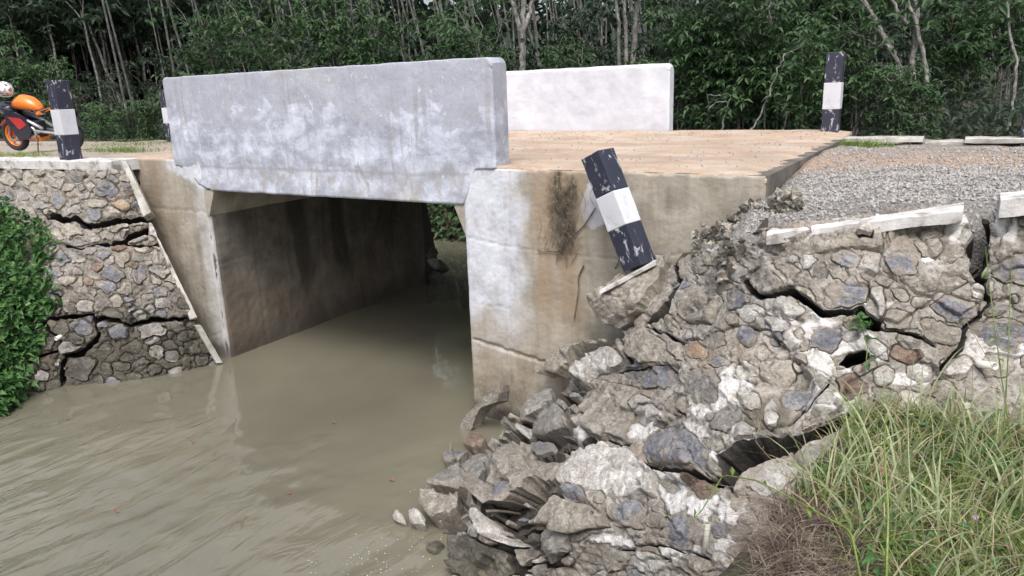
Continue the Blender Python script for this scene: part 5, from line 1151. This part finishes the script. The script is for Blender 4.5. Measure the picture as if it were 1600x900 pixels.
# foam flecks and floating twigs
n = 120; px = np.concatenate([RNG.uniform(540, 690, 50), RNG.uniform(480, 620, 40), RNG.uniform(640, 700, 30)]); py = np.concatenate([RNG.uniform(830, 900, 50), RNG.uniform(860, 900, 40), RNG.uniform(745, 870, 30)])
V = []; Fc = []
for i in range(n):
    p = onZ(px[i], py[i], WATER+.012); r = RNG.uniform(.0015, .0045); V += [p+[r*math.cos(k*math.pi/3), r*math.sin(k*math.pi/3), 0] for k in range(6)]; Fc.append([i*6+k for k in range(6)])
tag(mesh_np('foam', np.array(V), np.array(Fc), M['foam']), 'small pale foam flecks drifting on the muddy water near the rubble', 'foam', kind='stuff')
for i, (px_, py_, lab) in enumerate([(300, 690, 'floating brown leaf on the water in front of the left wall'), (450, 770, 'floating brown leaf on the water in mid stream'), (520, 660, 'floating brown leaf on the calm water before the bridge'), (610, 750, 'floating brown leaf near the rubble'), (180, 800, 'floating brown leaf on the rippled water at the lower left')]):
    p = onZ(px_, py_, WATER+.02); V, T = leaves(np.zeros((2, 3)), np.array([[1., .2*i, .05], [-.6, .5, .05]]), .035, .02, droop=0); tag(mesh_np('floating_leaf', V, T, M['dead_leaf']), lab, 'leaf').location = Vector([float(c) for c in p])
# dried moss and plant strands hanging on the right abutment
t = thing('hanging_dead_plant', (-3.05, YF-.03, -.4), 'dark dried moss and root strands hanging on the right abutment', 'dead plant'); lines = []; rads = []
for i in range(150):
    px = random.gauss(880, 14); py = random.uniform(285, 385); p = onY(px, py, YF-.012-random.random()*.02); l = random.uniform(.06, .22)
    q_ = np.stack([p+np.array([random.gauss(0, .008), 0, 0])*0+np.array([.02*math.sin(k*1.3+i), -.008*math.sin(k*.8), -l*k/4]) for k in range(5)]); lines.append(q_); rads.append(np.full(5, random.uniform(.0012, .003)))
V, Fq = tubes_np(lines, rads, 4); mesh_np('strands', V, Fq, M['dead_root'], t, loc=(-3.05, YF-.03, -.4))['kind'] = 'stuff'
for pts in ([(930, 325), (915, 350), (902, 362), (893, 372)], [(912, 415), (904, 432), (904, 455), (897, 500)], [(840, 391), (868, 393), (885, 391)], [(967, 406), (961, 420)]):
    P_ = np.array([onY(a, b2, YF-.02) for a, b2 in pts]); V, Fq = tubes_np([P_], [np.linspace(.008, .005, len(P_))], 5); mesh_np('twig', V, Fq, M['dead_root'], t, smooth=True, loc=(-3.05, YF-.03, -.4))

# rocks upstream at the far end of the left wall, and debris heap behind the slab end
def rock(loc, r, label, ty='g', name='rock', grp=None, sq=(1, .8, .6)):
    mb = bmesh.new(); bmesh.ops.create_icosphere(mb, subdivisions=3, radius=1); off = random.uniform(0, 50)
    pls = [(Vector((random.gauss(0, 1), random.gauss(0, 1), random.gauss(0, 1))).normalized(), random.uniform(.62, .85)) for _ in range(9)]
    for v_ in mb.verts:
        for nrm, dd in pls:
            k_ = v_.co.dot(nrm)
            if k_ > dd: v_.co -= nrm*(k_-dd)
        v_.co *= 1+.05*float(perlin(np.array(v_.co)*3+off)); v_.co = Vector((v_.co.x*sq[0], v_.co.y*sq[1], v_.co.z*sq[2]))*r
    me = bpy.data.meshes.new(name); mb.to_mesh(me); mb.free(); me.materials.append(M[TY[ty]]); o = bpy.data.objects.new(name, me); COL.objects.link(o)
    o.location = Vector([float(c) for c in loc]); o.rotation_euler = (random.uniform(0, 3), random.uniform(0, .4), random.uniform(0, 6)); return tag(o, label, 'rock', grp)
for i, (px, py, zz_, r, lab) in enumerate([(686, 412, -2.2, .16, 'dark rock at the far mouth of the bridge opening, upper one'), (694, 420, -2.4, .2, 'dark rock at the far mouth of the bridge opening, middle one'), (690, 436, -2.5, .2, 'dark rock at the far mouth of the bridge opening, lowest one at the water'), (683, 396, -1.95, .14, 'dark rock at the far mouth of the bridge opening, topmost one')]):
    p = onZ(px, py, zz_); rock((p[0]-.12, p[1], zz_), r, lab, 'k' if i else 'g', grp='rocks beyond the bridge opening')
t = thing('debris_heap', (-1.0, 5.2, -.4), 'heap of dark broken stones and soil between the slab end and the slumped coping', 'debris'); V = []; Fc = []
oct_ = np.array([[1, 0, 0], [-1, 0, 0], [0, 1, 0], [0, -1, 0], [0, 0, 1], [0, 0, -1]], float); of = np.array([[0, 2, 4], [2, 1, 4], [1, 3, 4], [3, 0, 4], [2, 0, 5], [1, 2, 5], [3, 1, 5], [0, 3, 5]])
cnt = 0
for i in range(420):
    px = random.uniform(1085, 1250); f_ = (px-1085)/165; py = 388-70*f_+random.gauss(0, 14); dep_y = 5.45-.35*f_; p = onY(px, py, dep_y)
    A = RNG.normal(size=(3, 3)); Q_, _ = np.linalg.qr(A); r = random.uniform(.012, .05); V.append((oct_*RNG.uniform(.6, 1.2, (6, 1))*r) @ Q_.T+p); Fc.append(of+cnt*6); cnt += 1
for i in range(330):
    p = np.array([random.uniform(-1.36, -1.14), random.uniform(4.66, 5.8), 0]); p[2] = -.12-.32*random.random()**.7-.12*(5.8-p[1]); A = RNG.normal(size=(3, 3)); Q_, _ = np.linalg.qr(A); r = random.uniform(.012, .055); V.append((oct_*RNG.uniform(.6, 1.2, (6, 1))*r) @ Q_.T+p); Fc.append(of+cnt*6); cnt += 1
mesh_np('stones', np.concatenate(V), np.concatenate(Fc), [M['stone_tan'], M['stone_wet'], M['stone_grey']], t, mi=np.random.RandomState(5).choice([0, 0, 1, 1, 2], len(Fc)).repeat(8), loc=(-1.0, 5.2, -.4))['kind'] = 'stuff'
# earth wedge under that heap
pw = [SR(1052, 410), SR(1095, 386), SR(1130, 380), SR(1180, 356), SR(1200, 352)]
V = []; 
for p in pw: V.append(p+[0, 0, -.03])
top2 = [np.array([-1.9, 5.83, -.66]), np.array([-1.6, 5.83, -.6]), np.array([-1.3, 5.83, -.5]), np.array([-1.22, 5.6, -.3]), np.array([-1.1, 5.2, -.18])]
VV = np.array(V+top2); Fq = [[i, i+1, i+6, i+5] for i in range(4)]; mesh_np('earth', VV, Fq, M['soil'], t, loc=(-1.0, 5.2, -.4))

# ------------------------------------------------------------------ motorcycle and helmet
def motorcycle(loc, rz):
    t = thing('motorcycle', loc, 'orange and black sport motorcycle with orange rims parked behind the left post', 'motorcycle', rz=rz)
    t.rotation_euler = (math.radians(-7), 0, rz)
    # local x forward, z up; wheels at x=+.66 and -.66
    for x, nm in ((.66, 'wheel'), (-.66, 'wheel')):
        w_ = MB().ring((x, 0, .3), (0, 1, 0), .245, .055, 32, 10, 1.1).build(nm, M['tyre_rubber'], t, smooth=True)
        mb = MB(); mb.ring((x, 0, .3), (0, 1, 0), .2, .018, 32, 8, 2.0); mb.build('rim', M['orange_paint'], w_, smooth=True)
        mb = MB()
        for k in range(6): a = k*math.pi/3; mb.tube([(x, 0, .3), (x+.2*math.cos(a), 0, .3+.2*math.sin(a))], [.02, .013], 6)
        mb.tube([(x, -.06, .3), (x, .06, .3)], .035, 10); mb.build('spokes', M['orange_paint'], w_, smooth=True)
        MB().ring((x, .055, .3), (0, 1, 0), .09, .018, 24, 6, .2).build('brake_disc', M['silver'], w_)
    mb = MB()
    for s in (-1, 1): mb.tube([(.66, s*.09, .3), (.5, s*.09, .78)], [.025, .022], 8)
    mb.build('fork', M['red_paint'], t, smooth=True)
    def blob(name, secs, mat, sm=True):
        rings = []
        for x, zc, ry, rz_ in secs: rings.append([(x, ry*math.cos(a), zc+rz_*math.sin(a)) for a in [2*math.pi*k/14 for k in range(14)]])
        return MB().loft(rings).build(name, mat, t, smooth=sm)
    blob('fuel_tank', [(.42, .82, .05, .04), (.37, .86, .12, .1), (.2, .89, .16, .14), (.02, .86, .15, .13), (-.12, .8, .1, .09), (-.18, .75, .05, .04)], M['orange_paint'])
    blob('front_fairing', [(.82, .78, .03, .04), (.74, .8, .12, .12), (.6, .78, .15, .14), (.45, .74, .15, .13)], M['navy_plastic'])
    fair = [(.62, .72), (.42, .74), (.1, .62), (.02, .4), (.12, .26), (.38, .2), (.52, .42)]
    for s in (-1, 1): MB().loft([[(x, s*.12, z) for x, z in fair], [(x, s*.17, z) for x, z in [(x_*.96+.01, z_*.96+.02) for x_, z_ in fair]]]).build('side_fairing', M['navy_plastic'], t)
    for s in (-1, 1): MB().loft([[(x, s*.172, z) for x, z in ((.5, .66), (.2, .62), (.1, .5), (.3, .42))], [(x, s*.178, z) for x, z in ((.5, .66), (.2, .62), (.1, .5), (.3, .42))]]).build('fairing_stripe', M['red_paint'] if s > 0 else M['white_plastic'], t)
    MB().loft([[(x, y, z) for y in (-.05, .05) for x, z in ((.9, .5), (.7, .63))][:2]+[(.7, .05, .63), (.9, .05, .5)], [(.88, -.05, .48), (.69, -.05, .6), (.69, .05, .6), (.88, .05, .48)]]).build('front_mudguard', M['red_paint'], t)
    MB().box((.12, 0, .4), (.36, .22, .3), None, .04).build('engine', M['black_metal'], t)
    mb = MB()
    for s in (-1, 1): mb.tube([(.0, s*.1, .38), (-.66, s*.09, .3)], .028, 6)
    mb.build('swingarm', M['silver'], t)
    mb = MB()
    for s in (-1, 1): mb.tube([(.4, s*.09, .7), (.05, s*.13, .55), (-.2, s*.12, .42)], .03, 6)
    mb.build('frame', M['silver'], t, smooth=True)
    blob('seat', [(-.1, .72, .1, .04), (-.3, .72, .13, .05), (-.45, .76, .11, .05), (-.6, .83, .09, .04)], M['tyre_rubber'])
    MB().loft([[(-.2, s*.09, .66) for s in (-1, 1)]+[(-.2, .1, .7), (-.2, -.1, .7)], [(-.72, -.04, .84), (-.72, .04, .84), (-.74, .05, .9), (-.74, -.05, .9)]]).build('tail_fairing', M['white_plastic'], t)
    MB().tube([(.1, -.14, .25), (-.3, -.16, .28), (-.7, -.17, .45)], [.025, .045, .05], 10).build('exhaust', M['silver'], t, smooth=True)
    MB().tube([(.0, .1, .28), (-.08, .26, .0)], .012, 6).build('kickstand', M['black_metal'], t)
    mb = MB()
    for s in (-1, 1): mb.tube([(.42, s*.08, .86), (.38, s*.32, .86)], .014, 6)
    mb.build('handlebar', M['black_metal'], t)
    for s in (-1, 1): MB().box((.42, s*.36, .98), (.03, .12, .07), None, .012).build('mirror', M['black_metal'], t)
    MB().box((-.78, 0, .78), (.03, .14, .08), None, .01).build('tail_lamp', M['red_paint'], t)
    MB().loft([[(-.72, -.07, .72), (-.72, .07, .72), (-.74, .07, .74), (-.74, -.07, .74)], [(-.98, -.06, .42), (-.98, .06, .42), (-1.0, .06, .44), (-1.0, -.06, .44)]]).build('rear_mudguard', M['black_metal'], t)
    for s in (-1, 1): MB().box((.8, s*.07, .78), (.05, .07, .05), None, .012).build('headlight', M['lamp_glass'], t)
    MB().loft([[(x, y, z) for x, z in ((.5, .24), (-.05, .2)) for y in ((-.1, .1) if x > 0 else (.1, -.1))], [(x, y, z) for x, z in ((.5, .36), (-.05, .3)) for y in ((-.12, .12) if x > 0 else (.12, -.12))]]).build('belly_pan', M['orange_paint'], t)
    MB().box((.36, 0, .5), (.04, .26, .2), None, .01).build('radiator', M['black_metal'], t)
    for s in (-1, 1): MB().tube([(-.16, s*.1, .36), (-.16, s*.26, .36)], .014, 6).build('footpeg', M['silver'], t)
    mb = MB()
    for q_ in range(5): mb.tube([(.4, -.1+.05*q_, .84), (.55, -.12+.06*q_, .7), (.5, -.06+.03*q_, .5)], .007, 5)
    mb.build('cables', M['tyre_rubber'], t)
    MB().ring((.08, .12, .36), (0, 1, 0), .09, .03, 18, 6).build('engine_cover', M['silver'], t, smooth=True)
    for s in (-1, 1): MB().loft([[(-.15, s*.115, .66), (-.55, s*.09, .76), (-.55, s*.09, .8), (-.15, s*.115, .72)], [(-.15, s*.125, .66), (-.55, s*.1, .76), (-.55, s*.1, .8), (-.15, s*.125, .72)]]).build('tail_stripe', M['orange_paint'], t)
    return t
# scaled by true wheel size; front wheel toward the left edge
pa = np.array([-17.35, 8.08]); 
pc = onZ(32, 236, -.16)[:2]; pd = onZ(116, 235, -.16)[:2]; mid = (pc+pd)/2; ang = math.atan2(pc[1]-pd[1], pc[0]-pd[0])
mc = motorcycle((mid[0], mid[1], -.155), ang)
sc_ = float(np.linalg.norm(pc-pd))/1.32; mc.scale = (sc_,)*3
R_ = Matrix.Rotation(ang, 3, 'Z')
hl = Vector((mid[0], mid[1], -.155))+R_ @ Vector((.56, .16, 1.1))*sc_
t = thing('helmet', hl, 'white full-face helmet with dark swirls hung on the motorcycle handlebar', 'helmet', rz=ang)
mb = bmesh.new(); bmesh.ops.create_uvsphere(mb, u_segments=24, v_segments=16, radius=.155)
for v_ in mb.verts:
    v_.co.x *= 1.15; v_.co.z *= 1.02
    if v_.co.z < -.07: v_.co.z = -.07-(v_.co.z+.07)*-.3
    if v_.co.x > .09 and v_.co.z < 0: v_.co.x += .025
me = bpy.data.meshes.new('shell'); mb.to_mesh(me); mb.free()
b = NB('helmet_paint', .25); c = b.mix(b.ramp(b.noise(9, 2, .5, None, 2.5), [(.53, 0), (.56, 1)]), (.75, .76, .78), (.05, .05, .06)); b.col(c); b.p.inputs['Coat Weight'].default_value = .4; me.materials.append(b.m)
for p in me.polygons: p.use_smooth = True
o = bpy.data.objects.new('shell', me); COL.objects.link(o); o.parent = t
o2 = MB().loft([[(.13+.0, .0+.11*math.sin(a), .055+.0), (.13, .11*math.sin(a), .055)][:1][0] for a in np.linspace(-1, 1, 8)] and [[(.172*math.cos(a), .15*math.sin(a), zz_) for a in np.linspace(-1.1, 1.1, 10)]+[(.15*math.cos(a), .13*math.sin(a), zz_) for a in np.linspace(1.1, -1.1, 10)] for zz_ in (-.02, .055)]).build('visor', M['navy_plastic'], t, smooth=False)
t.scale = (sc_,)*3; t.rotation_euler = (.2, .25, ang-.6)
for p_ in list(protos)+sap:
    if '_used' in p_: del p_['_used']
for o in list(COL.objects):
    if '_used' in o: del o['_used']
    if o.get('label') == 'x':      # a prototype never placed
        for c_ in list(o.children): bpy.data.objects.remove(c_)
        bpy.data.objects.remove(o)
